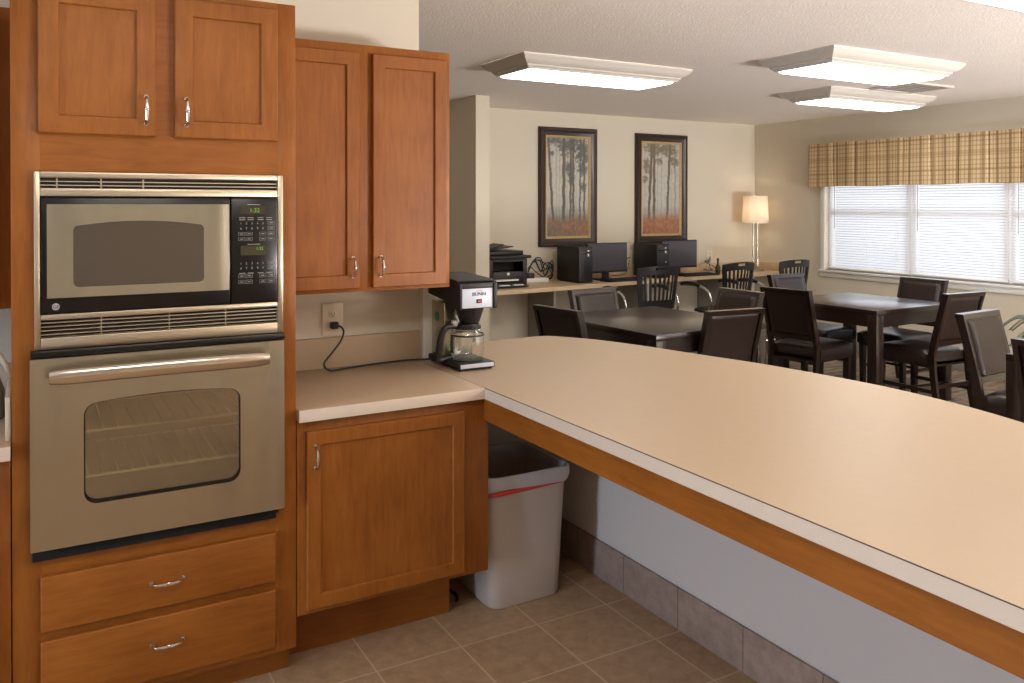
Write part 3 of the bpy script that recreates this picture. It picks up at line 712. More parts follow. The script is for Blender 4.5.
# ------------------------------------------------------------------ kettle at the left edge
T = thing('kettle', 'steel kettle with pale handle cut off at left edge', 'kettle', (-.160, 2.98, .8645))
k0 = (-.160, 2.98, .8645)
kp = [(k0[0]+.085*c, 0) for c in (1,)]
obj('body', MB().lathe([(.078, 0), (.084, .01), (.078, .08), (.062, .13), (.045, .15), (.0, .156)], k0, 32, cap=False), 'steel', T)
obj('handle', MB().tube(smooth_path([(k0[0]-.04, k0[1], k0[2]+.15), (k0[0]-.01, k0[1], k0[2]+.21), (k0[0]+.05, k0[1], k0[2]+.20), (k0[0]+.082, k0[1], k0[2]+.15), (k0[0]+.092, k0[1], k0[2]+.09), (k0[0]+.083, k0[1], k0[2]+.05)], 6), .008, 10), 'ivory', T)

# ------------------------------------------------------------------ waste bin
T = thing('waste_bin', 'grey plastic waste bin with red-tied liner under the peninsula counter', 'bin', (1.62, 2.87, 0))
def bin_loop(z, hx, hy, r=.05, cx=1.62, cy=2.875, n=6): return [(cx+a, cy+b, z) for a, b in rrect(-hx, hx, -hy, hy, r, n)]
def loft(loops, closed_bottom=False, top=False):
    n = len(loops[0]); vs = [p for L in loops for p in L]; fs = []
    for i in range(len(loops)-1):
        for k in range(n): fs.append((i*n+k, i*n+(k+1) % n, (i+1)*n+(k+1) % n, (i+1)*n+k))
    if closed_bottom: fs.append(tuple(range(n)))
    if top: fs.append(tuple((len(loops)-1)*n+k for k in range(n)))
    return vs, fs
outer = [(0.002, .152, .166), (.012, .157, .171), (.25, .168, .177), (.455, .178, .184), (.456, .186, .192), (.49, .189, .195), (.496, .186, .192), (.494, .178, .184), (.25, .162, .171), (.02, .150, .164)]
vs, fs = loft([bin_loop(z, a, b) for z, a, b in outer], True, True)
obj('bin_body', MB().raw(vs, fs), 'can_grey', T, sharp=50)
ln = [(.40, .1745, .1805), (.470, .1755, .1815), (.502, .177, .183), (.504, .187, .193), (.497, .1915, .1975), (.470, .1925, .1985), (.448, .190, .196)]
LN = []
for i, (z, a, b) in enumerate(ln):
    L = bin_loop(z, a, b)
    if i == len(ln)-1: L = [(x, y, z+.006*math.sin(x*60)+.005*math.sin(y*45)) for x, y, z in L]
    LN.append(L)
vs, fs = loft(LN); obj('bin_liner', MB().raw(vs, fs), 'liner_film', T, sharp=60)
RB = []
for z, e in ((.432, 0), (.434, .0035), (.447, .004), (.45, .0005)):
    RB.append([(x, y, z+.012*(x-1.43)/.38-.004*math.sin((x-1.43)*9)) for x, y, z in bin_loop(z, .182+e, .188+e)])
vs, fs = loft(RB); obj('tie_string', MB().raw(vs, fs), 'red_plastic', T, sharp=60)
# a few dark pipes and cords in the toe recess behind the bin
tag(obj('loose_cord', MB().tube(smooth_path([(1.36, 3.1, .012), (1.38, 3.0, .01), (1.37, 2.93, .03), (1.40, 2.88, .012), (1.385, 2.84, .008)], 6), .006, 8), 'black_plastic', origin=(1.38, 2.95, 0)), 'black cord lying on the tiles under the base cabinet', 'cord')

# ------------------------------------------------------------------ parsons chairs
def make_chair(label):
    t = thing('dining_chair', label, 'chair', (0, 0, 0), 0, 'leather dining chairs')
    W = .208; th = .026
    def yback(z):   # centre line of the rear post
        if z < .44: return -.215-.055*((.44-z)/.44)**1.6
        return -.215-.11*((z-.44)/.44)**1.12
    for sx in (-1, 1):
        vs = []; fs = []
        N = 14
        for i in range(N+1):
            z = .88*i/N; yc = yback(z); d = .024 if z > .44 else .020+.004*z/.44
            xa, xb = sorted((sx*W, sx*(W-th)))
            vs += [(xa, yc-d, z), (xb, yc-d, z), (xb, yc+d, z), (xa, yc+d, z)]
        for i in range(N):
            for k in range(4): fs.append((i*4+k, i*4+(k+1) % 4, (i+1)*4+(k+1) % 4, (i+1)*4+k))
        fs += [(3, 2, 1, 0), tuple(N*4+k for k in range(4))]
        obj('leg', MB().raw(vs, fs), 'dark_wood', t, sharp=30)
        x0, x1 = sorted((sx*W, sx*(W-.045)))
        vs = [(x0, .20, .35), (x1, .20, .35), (x1, .245, .35), (x0, .245, .35)]
        e = .006; vs += [(x0+e, .20+e, 0), (x1-e, .20+e, 0), (x1-e, .245-e, 0), (x0+e, .245-e, 0)]
        obj('leg', MB().raw(vs, [(0, 1, 2, 3), (7, 6, 5, 4), (0, 4, 5, 1), (1, 5, 6, 2), (2, 6, 7, 3), (3, 7, 4, 0)]), 'dark_wood', t)
    w = W-th
    # top and bottom rails of the back, tilted with the posts
    for z0, z1 in ((.852, .882), (.50, .535)):
        m = MB()
        ya, yb_ = yback(z0), yback(min(z1, .88))
        vs = [(sx*(w if z1 < .6 else W+.001), y+dy, z) for z, y in ((z0, ya), (z1, yb_)) for dy in (-.025, .025) for sx in (-1, 1)]
        m.raw(vs, [(0, 1, 3, 2), (4, 6, 7, 5), (0, 4, 5, 1), (2, 3, 7, 6), (0, 2, 6, 4), (1, 5, 7, 3)])
        obj('back_rail', m, 'dark_wood', t)
    # upholstered pad: puffed both faces
    vs = []; fs = []; nx, nz = 20, 20
    for side in (0, 1):
        for j in range(nz+1):
            for i in range(nx+1):
                u, v = i/nx, j/nz; z = .528+(.858-.528)*v
                e = min(u, 1-u)*w*2; g = min(v, 1-v)*.33
                puff = (1-math.exp(-e/.006))*(1-math.exp(-g/.006))
                y = yback(z)+(.016+.028*puff if side else -.010-.010*puff)
                vs.append(((2*u-1)*w*.995, y, z))
    K_ = (nx+1)*(nz+1)
    for s_ in (0, 1):
        for j in range(nz):
            for i in range(nx):
                q = s_*K_+j*(nx+1)+i; fs.append((q, q+1, q+nx+2, q+nx+1))
    for i in range(nx): fs += [(i, i+1, K_+i+1, K_+i), (nz*(nx+1)+i, nz*(nx+1)+i+1, K_+nz*(nx+1)+i+1, K_+nz*(nx+1)+i)]
    for j in range(nz): a_ = j*(nx+1); fs += [(a_, a_+nx+1, K_+a_+nx+1, K_+a_), (a_+nx, a_+2*nx+1, K_+a_+2*nx+1, K_+a_+nx)]
    obj('backrest', MB().raw(vs, fs), 'leather', t, sharp=60)
    # seat
    obj('seat_frame', MB().box(-W+.004, W-.004, -.19, .245, .335, .375, .003), 'dark_wood', t)
    vs = []; fs = []; nx, ny = 12, 12
    for j in range(ny+1):
        for i in range(nx+1):
            u, v = i/nx, j/ny; e = min(u, 1-u)*.44; g = min(v, 1-v)*.44
            puff = (1-math.exp(-e/.012))*(1-math.exp(-g/.012))
            vs.append(((2*u-1)*(W+.004), -.19+.455*v, .435+.022*puff+.012*math.sin(PI*u)*math.sin(PI*v)))
    for j in range(ny):
        for i in range(nx): q = j*(nx+1)+i; fs.append((q, q+1, q+nx+2, q+nx+1))
    K_ = len(vs); per = [i for i in range(nx+1)]+[j*(nx+1)+nx for j in range(1, ny+1)]+[ny*(nx+1)+i for i in range(nx-1, -1, -1)]+[j*(nx+1) for j in range(ny-1, 0, -1)]
    for q in per: x, y, z = vs[q]; vs.append((x, y, .352))
    for k in range(len(per)): fs.append((per[k], per[(k+1) % len(per)], K_+(k+1) % len(per), K_+k))
    fs.append(tuple(K_+k for k in range(len(per))))
    obj('seat', MB().raw(vs, fs), 'leather', t, sharp=60)
    for sx in (-1, 1):
        x = sx*(W-.022); obj('stretcher', MB().box(x-.009, x+.009, -.235, .205, .150, .178), 'dark_wood', t)
    obj('stretcher', MB().box(-W+.024, W-.024, -.245, -.223, .19, .218), 'dark_wood', t)
    obj('stretcher', MB().box(-W+.03, W-.03, -.04, -.018, .155, .175), 'dark_wood', t)
    return t
BK = .325
def place(tc, wdir, label, first=None):
    # tc: centre of the chair's top rail; wdir: horizontal direction along the rail, left to right seen from behind
    wx, wy = wdir; L = math.hypot(wx, wy); wx /= L; wy /= L
    fx, fy = -wy, wx
    loc = (tc[0]+fx*BK, tc[1]+fy*BK, 0); rz = math.atan2(wy, wx)
    if first: first.location = loc; first.rotation_euler = (0, 0, rz); return first
    return dup(CH, loc, rz, label)
CH = make_chair('dark leather dining chair at the left end of the nearer table, seen from behind')
place((2.764, 4.273), (.048, -.351), '', CH)
place((3.617, 5.110), (-.399, -.02), 'dark leather dining chair facing us on the desk side of the nearer table')
place((3.652, 3.675), (.365, -.036), 'dark leather dining chair with its back nearest the peninsula, at the nearer table')
place((4.53, 4.50), (0, .35), 'brown leather dining chair at the right side of the nearer table, half hidden')
place((4.884, 4.40), (.05, -.338), 'dark leather dining chair at the left side of the farther table, back towards us')
place((5.912, 5.328), (-.38, 0), 'dark leather dining chair behind the farther table, only its lit back showing')
place((6.594, 4.425), (-.0, .35), 'dark leather dining chair between the farther table and the window')
place((5.78, 3.565), (.371, -.02), 'dark leather dining chair at the front right of the farther table, seen from behind')
place((4.83, 2.90), (-.40, -.03), 'dark leather dining chair turned towards the right edge, its cushion facing us')
place((4.02, 2.03), (.0, -.35), 'dark leather dining chair cut off by the right edge of the photo')

# ------------------------------------------------------------------ dining tables
def make_table(cx, cy, sx, sy, rz, label):
    t = thing('dining_table', label, 'table', (0, 0, 0), 0, 'dark square dining tables')
    a, b = sx/2, sy/2
    obj('tabletop', MB().box(-a, a, -b, b, .712, .75, .002), 'dark_wood', t)
    e = .004
    for bx in ((-a+.078, a-.078, -b+e, -b+e+.022), (-a+.078, a-.078, b-e-.022, b-e), (-a+e, -a+e+.022, -b+.078, b-.078), (a-e-.022, a-e, -b+.078, b-.078)):
        obj('apron', MB().box(*bx, .625, .712), 'dark_wood', t)
    for ux in (-1, 1):
        for uy in (-1, 1):
            x0, x1 = sorted((ux*(a-.001), ux*(a-.079))); y0, y1 = sorted((uy*(b-.001), uy*(b-.079)))
            obj('leg', MB().box(x0, x1, y0, y1, 0, .712, .002), 'dark_wood', t)
    t.location = (cx, cy, 0); t.rotation_euler = (0, 0, rz)
    return t
make_table(3.585, 4.345, .96, 1.06, math.radians(3.5), 'dark wood dining table nearer the peninsula and coffee maker')
make_table(5.69, 4.352, .92, .93, math.radians(1), 'dark wood dining table before the window, its top shining with daylight')
make_table(4.80, 1.975, .96, .94, 0, 'dark wood dining table at the right edge, only a corner in view')

# ------------------------------------------------------------------ slat-back task chairs at the desk
def make_task(label):
    t = thing('office_chair', label, 'chair', (0, 0, 0), 0, 'slatted office chairs at the computer desk')
    def yb(x, z): return -.235-.10*(z-.56)+.9*x*x-.0
    # back: outline with top arch, slats between, handle opening
    m = MB()
    def slab(xa0, xa1, z0, z1, xb0=None, xb1=None, n=6, th=.014):
        xb0 = xa0 if xb0 is None else xb0; xb1 = xa1 if xb1 is None else xb1
        vs = []; fs = []
        for k in range(n+1):
            v = k/n; z = z0+(z1-z0)*v; l = xa0+(xb0-xa0)*v; r = xa1+(xb1-xa1)*v
            vs += [(l, yb(l, z), z), (r, yb(r, z), z), (r, yb(r, z)+th, z), (l, yb(l, z)+th, z)]
        for i in range(n):
            for k in range(4): fs.append((i*4+k, i*4+(k+1) % 4, (i+1)*4+(k+1) % 4, (i+1)*4+k))
        fs += [(3, 2, 1, 0), tuple(n*4+k for k in range(4))]
        m.raw(vs, fs)
    def arch(x): return .955-.30*x*x-2.2*abs(x)**4.0
    # outer side members
    slab(-.185, -.150, .56, .88, -.222, -.180); slab(.150, .185, .56, .88, .180, .222)
    # crown: strips along x
    N = 24; vs = []; fs = []
    for k in range(N+1):
        x = -.222+.444*k/N; zt = arch(x); h_ = .055 if abs(x) < .19 else .07
        for z in (zt-h_-.02, zt-.038, zt-.014, zt):
            vs += [(x, yb(x, z), z), (x, yb(x, z)+.016, z)]
    for k in range(N):
        a_ = k*8; b_ = a_+8; hole = abs(-.222+.444*(k+.5)/N) < .052
        for q in range(3):
            if q == 1 and hole:
                fs += [(a_+2, a_+3, b_+3, b_+2), (a_+4, b_+4, b_+5, a_+5)]; continue
            fs += [(a_+2*q, b_+2*q, b_+2*q+2, a_+2*q+2), (a_+2*q+1, a_+2*q+3, b_+2*q+3, b_+2*q+1)]
        fs += [(a_, a_+1, b_+1, b_), (a_+6, b_+6, b_+7, a_+7)]
    for q in range(3): fs += [(2*q, 2*q+2, 2*q+3, 2*q+1), (N*8+2*q, N*8+2*q+1, N*8+2*q+3, N*8+2*q+2)]
    m.raw(vs, fs)
    for k in range(7):
        u = -1+2*(k+.5)/7
        xa, xb_ = u*.148, u*.178; slab(xa-.0085, xa+.0085, .62, arch(xb_)-.045, xb_-.0085, xb_+.0085, th=.011)
    slab(-.16, .16, .53, .64, -.158, .158, n=3, th=.02)
    obj('backrest', m, 'black_plastic', t, sharp=40)
    obj('handle_grip', MB().box(-.05, .05, yb(0, .9)-.003, yb(0, .9)+.0, .888, .912, .002), 'desk_wood', t) if False else None
    obj('back_support', MB().tube(smooth_path([(0, -.02, .42), (0, -.2, .43), (0, -.25, .48), (0, -.245, .58)], 5), .018, 10), 'black_plastic', t)
    # seat: dished cushion
    vs = []; fs = []; nr = 7; na = 28
    def sp(r, a_):
        cx_ = abs(math.cos(a_))**.6*math.copysign(1, math.cos(a_)); sy_ = abs(math.sin(a_))**.6*math.copysign(1, math.sin(a_))
        return cx_*r*.235, sy_*r*.225-.0
    for top in (1, 0):
        for i in range(nr+1):
            r = i/nr
            for k in range(na):
                x, y = sp(r, 2*PI*k/na)
                vs.append((x, y, (.485-.03*r**6+.012*r*r) if top else (.44+.012*r**6)))
    for s_ in (0, 1):
        for i in range(nr):
            for k in range(na):
                q = s_*(nr+1)*na+i*na; fs.append((q+k, q+(k+1) % na, q+na+(k+1) % na, q+na+k))
    q = nr*na; p_ = (2*nr+1)*na
    for k in range(na): fs.append((q+k, q+(k+1) % na, p_+(k+1) % na, p_+k))
    obj('seat', MB().raw(vs, fs), 'satin_black', t, sharp=60)
    obj('gas_post', MB().tube([(0, 0, .1), (0, 0, .26)], .026, 14).tube([(0, 0, .26), (0, 0, .42)], .015, 12).box(-.09, .09, -.09, .09, .41, .441, .006), 'black_plastic', t)
    for k in range(5):
        a_ = 2*PI*k/5+.3; c_, s_ = math.cos(a_), math.sin(a_)
        b_ = obj('base_arm', MB().tube([(0, 0, .105), (c_*.12, s_*.12, .10), (c_*.26, s_*.26, .075)], [.022, .018, .013], 10), 'chrome', t)
        cs = MB()
        for o_ in (-.014, .014):
            vs2 = MB().lathe([(.020, -.008), (.026, -.006), (.026, .006), (.020, .008)], (0, 0, 0), 16, 'Y')
            cs.raw([(c_*.27+x*c_-(y+o_)*s_, s_*.27+x*s_+(y+o_)*c_, z+.0265) for x, y, z in vs2.v], vs2.f)
        cs.tube([(c_*.262, s_*.262, .03), (c_*.262, s_*.262, .085)], .006, 8)
        obj('caster', cs, 'black_plastic', b_)
    for sx in (-1, 1):
        X = sx*.275
        pa = smooth_path([(sx*.15, -.04, .432), (sx*.24, -.06, .432), (X, -.09, .47), (X+sx*.008, -.13, .57), (X+sx*.008, -.10, .66), (X, .0, .705), (X, .12, .715), (X, .26, .71)], 6)
        ar = obj('armrest', MB().tube(pa, .011, 12), 'chrome', t)
        obj('arm_pad', MB().tube(smooth_path([(X, .02, .714), (X, .10, .728), (X, .21, .728), (X, .285, .714)], 5), [.012]+[.019]*14+[.012], 12), 'black_plastic', ar)
    return t
def place_task(x, y, rz, label):
    return dup(TK, (x, y, 0), rz, label)
TK = make_task('black slatted office chair at the desk, left one before the second tower')
TK.location = (4.93, 6.12, 0); TK.rotation_euler = (0, 0, math.radians(-6))
place_task(5.93, 6.16, math.radians(4), 'black slatted office chair at the desk, middle one right of the second monitor')
place_task(6.72, 6.16, math.radians(2), 'black slatted office chair at the desk, right one nearest the window wall')

# ------------------------------------------------------------------ desk along the back wall
T = thing('computer_desk', 'long built-in light wood counter desk along the far wall', 'desk', (5.3, 6.8, 0))
fe = smooth_path([(3.378, 6.335), (3.6, 6.35), (4.1, 6.38), (4.7, 6.46), (5.2, 6.53), (5.7, 6.58), (6.3, 6.61), (6.8, 6.61), (XW-.002, 6.59)], 5)
obj('desk_top', MB().prism([(3.378, YB-.002)]+fe+[(XW-.002, YB-.002)], .722, .76), 'desk_wood', T)
obj('backsplash', MB().box(3.378, XW-.022, YB-.02, YB-.002, .7602, .855, .002), 'desk_wood', T)
obj('backsplash', MB().box(XW-.020, XW-.002, 6.62, YB-.002, .7602, .855, .002), 'desk_wood', T)
for x in (4.22, 5.32, 6.42):
    obj('support_panel', MB().box(x-.015, x+.015, 6.56, YB-.02, 0, .722), 'panel_grey', T)

# printer
def P(x0, x1, y0, y1, z0, z1, b=.006): return MB().box(x0, x1, y0, y1, z0, z1, b, 3)
T = thing('printer', 'black multifunction printer at the left end of the desk', 'printer', (3.73, 6.72, .76))
px0, px1, py0, py1 = 3.50, 3.90, 6.53, 6.90
obj('lower_tray', P(px0, px1, py0+.0, py1, .7605, .80).box(px0+.02, px1-.02, py0-.06, py0, .768, .783, .004), 'black_plastic', T)
m = P(px0, px0+.045, py0, py1, .80, 1.02).box(px1-.045, px1, py0, py1, .80, 1.02, .006, 3).box(px0+.045, px1-.045, py0+.17, py1, .80, 1.02).box(px0+.045, px1-.045, py0, py0+.17, .80, .905, .004).box(px0+.045, px1-.045, py0, py0+.17, .995, 1.02)
obj('body', m, 'black_plastic', T)
obj('output_slot', MB().box(px0+.05, px1-.05, py0+.15, py0+.172, .91, .99), 'dark_hollow', T)
obj('logo', MB().lathe([(.014, 0), (.014, -.002)], ((px0+px1)/2, py0-.001, .885), 24, 'Y'), 'paper_white', T)
obj('paper', MB().box(px0+.05, px1-.12, py0-.05, py0+.02, .826, .838).box(px0+.09, px0+.19, py0-.055, py0-.02, .7835, .79).box(px0+.23, px0+.33, py0-.055, py0-.02, .7835, .79), 'paper_white', T)
S_ = obj('scanner_lid', MB().box(px0-.012, px1+.035, py0-.02, py1, 1.022, 1.05, .008, 3).box(px0+.0, px1-.01, py0+.05, py1-.02, 1.05, 1.09, .01, 3), 'black_plastic', T)
obj('control_strip', MB().box(px0, px1+.02, py0-.035, py0-.018, 1.024, 1.044, .004), 'satin_black', S_)
obj('document_feeder', MB().box(px0+.01, px0+.09, py0+.04, py1-.04, 1.09, 1.125, .01).prism([(px0+.08, 1.092), (px0+.30, 1.125), (px0+.30, 1.131), (px0+.08, 1.10)], py0+.08, py1-.08, 'Y').prism([(px0+.06, 1.105), (px0+.20, 1.145), (px0+.20, 1.151), (px0+.06, 1.115)], py0+.08, py1-.08, 'Y'), 'satin_black', S_)

# computer towers
def tower(x, y, rz, label):
    t = thing('computer_tower', label, 'computer', (0, 0, 0), 0, 'black desktop computers')
    w, d, h_ = .165, .38, .345
    obj('case', MB().box(-w/2, w/2, -d/2+.025, d/2, .006, h_, .004), 'satin_black', t)
    f_ = obj('front_bezel', MB().box(-w/2, w/2, -d/2, -d/2+.025, .004, h_, .01, 3), 'black_plastic', t)
    obj('disc_drive', MB().box(-.07, .07, -d/2-.002, -d/2+.002, .28, .302, .001), 'black_gloss', f_)
    obj('sticker', MB().box(.02, .036, -d/2-.0015, -d/2+.001, .255, .315), 'paper_white', f_)
    obj('power_button', MB().lathe([(.009, 0), (.009, -.003)], (.028, -d/2, .165), 16, 'Y'), 'nickel', f_)
    obj('foot', MB().box(-w/2+.01, -w/2+.03, -d/2+.03, d/2-.03, 0, .007).box(w/2-.03, w/2-.01, -d/2+.03, d/2-.03, 0, .007), 'black_plastic', t)
    t.location = (x, y, .7605); t.rotation_euler = (0, 0, rz); return t
tower(4.565, 6.74, 0, 'black desktop computer tower nearer the printer')
tower(5.56, 6.79, 0, 'black desktop computer tower behind the left slatted chair')
def monitor(x, y, rz, label):
    t = thing('monitor', label, 'monitor', (0, 0, 0), 0, 'desk monitors')
    w, h_ = .49, .295; z0 = .075
    b_ = obj('bezel', MB().box(-w/2, w/2, 0, .028, z0, z0+h_, .006, 3).box(-w/2+.06, w/2-.06, .028, .05, z0+.05, z0+h_-.05, .01), 'black_plastic', t)
    obj('screen', MB().box(-w/2+.013, w/2-.013, -.0015, .001, z0+.020, z0+h_-.013), 'screen_grey', b_)
    obj('badge', MB().lathe([(.006, 0), (.006, -.002)], (0, 0, z0+.009), 12, 'Y'), 'nickel', b_)
    obj('stand', MB().box(-.04, .04, .03, .05, .01, z0+.1, .006).box(-.12, .12, -.03, .13, 0, .014, .006, 3), 'black_plastic', t)
    t.location = (x, y, .7605); t.rotation_euler = (0, 0, rz); return t
monitor(4.945, 6.72, 0, 'thin black monitor beside the left computer tower')
monitor(5.985, 6.84, 0, 'thin black monitor beside the right computer tower')
def keyboard(x, y, rz, label):
    t = thing('keyboard', label, 'keyboard', (0, 0, 0), 0, 'black keyboards')
    obj('tray', MB().prism([(-.08, 0), (.08, 0), (.08, .022), (-.08, .010)], -.225, .225, 'X'), 'black_plastic', t)
    m = MB()
    for r_ in range(5):
        for k in range(15):
            yy = -.062+r_*.026; zz = .0165+(yy)*.075
            m.box(-.21+k*.0285, -.21+k*.0285+.023, yy, yy+.021, zz-.004, zz+.006)
    obj('keys', m, 'satin_black', t)
    t.location = (x, y, .7605); t.rotation_euler = (0, 0, rz); return t
keyboard(5.03, 6.585, math.radians(4), 'black keyboard on the desk before the left monitor')
keyboard(6.10, 6.685, math.radians(0), 'black keyboard on the desk before the right monitor')
T = thing('power_strip', 'white box on the desk between the printer and the left tower', 'box', (4.20, 6.93, .7605))
obj('case', MB().box(4.05, 4.33, 6.84, 6.95, .7605, .80, .006, 3), 'paper_white', T)
obj('adapter', MB().box(4.11, 4.18, 6.86, 6.93, .80, .85, .006, 3), 'black_plastic', T)
random.seed(3)
def cable(pts, name, label, r=.005): return tag(obj(name, MB().tube(smooth_path(pts, 6), r, 6), 'black_plastic', origin=pts[0]), label, 'cable')
T = thing('cable_tangle', 'tangle of black cables looping between printer and left tower', 'cables', (4.3, 6.97, .762))
for k in range(6):
    a_ = random.uniform(0, .2)
    P_ = [(4.15, 6.94, .84), (4.17+a_*.5, 6.95, .90+a_*.6), (4.27+a_*.3, 6.955, .95+.25*a_-.12*(k % 2)), (4.36, 6.96, .93-.06*(k % 3)), (4.42+.02*(k % 2), 6.96, .86+.02*k), (4.44, 6.95, .80+.03*(k % 2)), (4.40-.05*(k % 3), 6.94, .772)]
    obj('cable', MB().tube(smooth_path(P_, 6), .005, 6), 'black_plastic', T)
outlet(4.50, .985, YB, 'ivory wall outlet behind the cables left of the first tower')
outlet(6.60, .935, YB, 'ivory wall outlet on the far wall right of the second monitor')
outlet(5.47, .965, YB, 'ivory wall outlet half hidden beside the second tower')
T = thing('cable_tangle', 'thin cables hanging from the wall outlet right of the second monitor', 'cables', (6.5, 6.97, .762))
for k in range(4):
    P_ = [(6.60, 7.03, .93-.02*k), (6.57-.03*k, 6.99, .88), (6.5+.04*k, 6.97, .83-.01*k), (6.60-.06*k, 6.95, .79), (6.50+.08*k, 6.93, .765)]
    obj('cable', MB().tube(smooth_path(P_, 6), .004, 6), 'black_plastic' if k % 2 else 'grey_plastic', T)
T = thing('cable_tangle', 'black cable rising from the first monitor to the second tower', 'cables', (5.3, 6.97, .762))
obj('cable', MB().tube(smooth_path([(5.05, 6.9, .80), (5.15, 6.95, .84), (5.3, 6.99, .90), (5.47, 7.035, .955)], 6), .005, 6).tube(smooth_path([(5.05, 6.9, .80), (5.2, 6.93, .78), (5.35, 6.95, .80), (5.46, 7.035, .92)], 6), .004, 6), 'black_plastic', T)
T = thing('bottle', 'small dark bottle standing on the desk beside a white mug', 'bottle', (6.42, 6.72, .7605))
obj('body', MB().lathe([(.026, 0), (.028, .01), (.028, .075), (.012, .105), (.010, .14)], (6.42, 6.72, .7605), 20), 'frame_dark', T)
obj('cap', MB().lathe([(.012, .14), (.012, .165), (.009, .17)], (6.42, 6.72, .7605), 16), 'satin_black', T)
T = thing('mug', 'small white mug on the desk beside the dark bottle', 'mug', (6.44, 6.66, .7605))
obj('cup', MB().lathe([(.028, 0), (.033, .005), (.036, .07), (.033, .07), (.030, .008), (.0, .006)], (6.50, 6.68, .7605), 24, cap=False), 'paper_white', T)
T.location = (6.44, 6.66, .7605)
tag(obj('computer_mouse', MB().lathe([(.026, 0), (.028, .008), (.020, .022), (.006, .028)], (6.36, 6.66, .7605), 16), 'black_plastic', origin=(6.36, 6.66, .7605)), 'small black mouse on the desk beside the right keyboard', 'mouse')

# desk lamp
lx, ly = 7.062, 6.80
T = thing('table_lamp', 'lit table lamp with white drum shade and twin metal stems', 'lamp', (lx, ly, .76))
obj('base', MB().box(lx-.085, lx+.085, ly-.06, ly+.06, .7605, .782, .004), 'nickel', T)
for dx in (-.036, .036): obj('stem', MB().tube([(lx+dx, ly, .78), (lx+dx, ly, 1.33)], .0095, 12), 'nickel', T)
obj('cross_piece', MB().box(lx-.05, lx+.05, ly-.012, ly+.012, 1.325, 1.34, .003).tube([(lx, ly, 1.34), (lx, ly, 1.40)], .012, 10), 'nickel', T)
S_ = obj('lamp_shade', MB().lathe([(.146, 1.302), (.134, 1.610), (.132, 1.610), (.144, 1.302)], (lx, ly, 0), 40, cap=False), 'shade_cloth', T, sharp=60)
obj('finial', MB().lathe([(.004, 1.595), (.004, 1.61), (.010, 1.618), (.004, 1.632)], (lx, ly, 0), 12), 'nickel', T)
obj('harp', MB().tube(smooth_path([(lx-.02, ly, 1.40), (lx-.055, ly, 1.46), (lx-.05, ly, 1.55), (lx, ly, 1.592), (lx+.05, ly, 1.55), (lx+.055, ly, 1.46), (lx+.02, ly, 1.40)], 5), .0025, 6).tube([(lx-.133, ly, 1.600), (lx+.133, ly, 1.600)], .002, 6).tube([(lx, ly-.133, 1.600), (lx, ly+.133, 1.600)], .002, 6), 'nickel', T)
emit('bulb_glow', (1, .85, .68, 1), 32)
obj('bulb', MB().lathe([(.012, 1.40), (.022, 1.43), (.030, 1.46), (.026, 1.49), (.008, 1.505)], (lx, ly, 0), 20), 'bulb_glow', T)

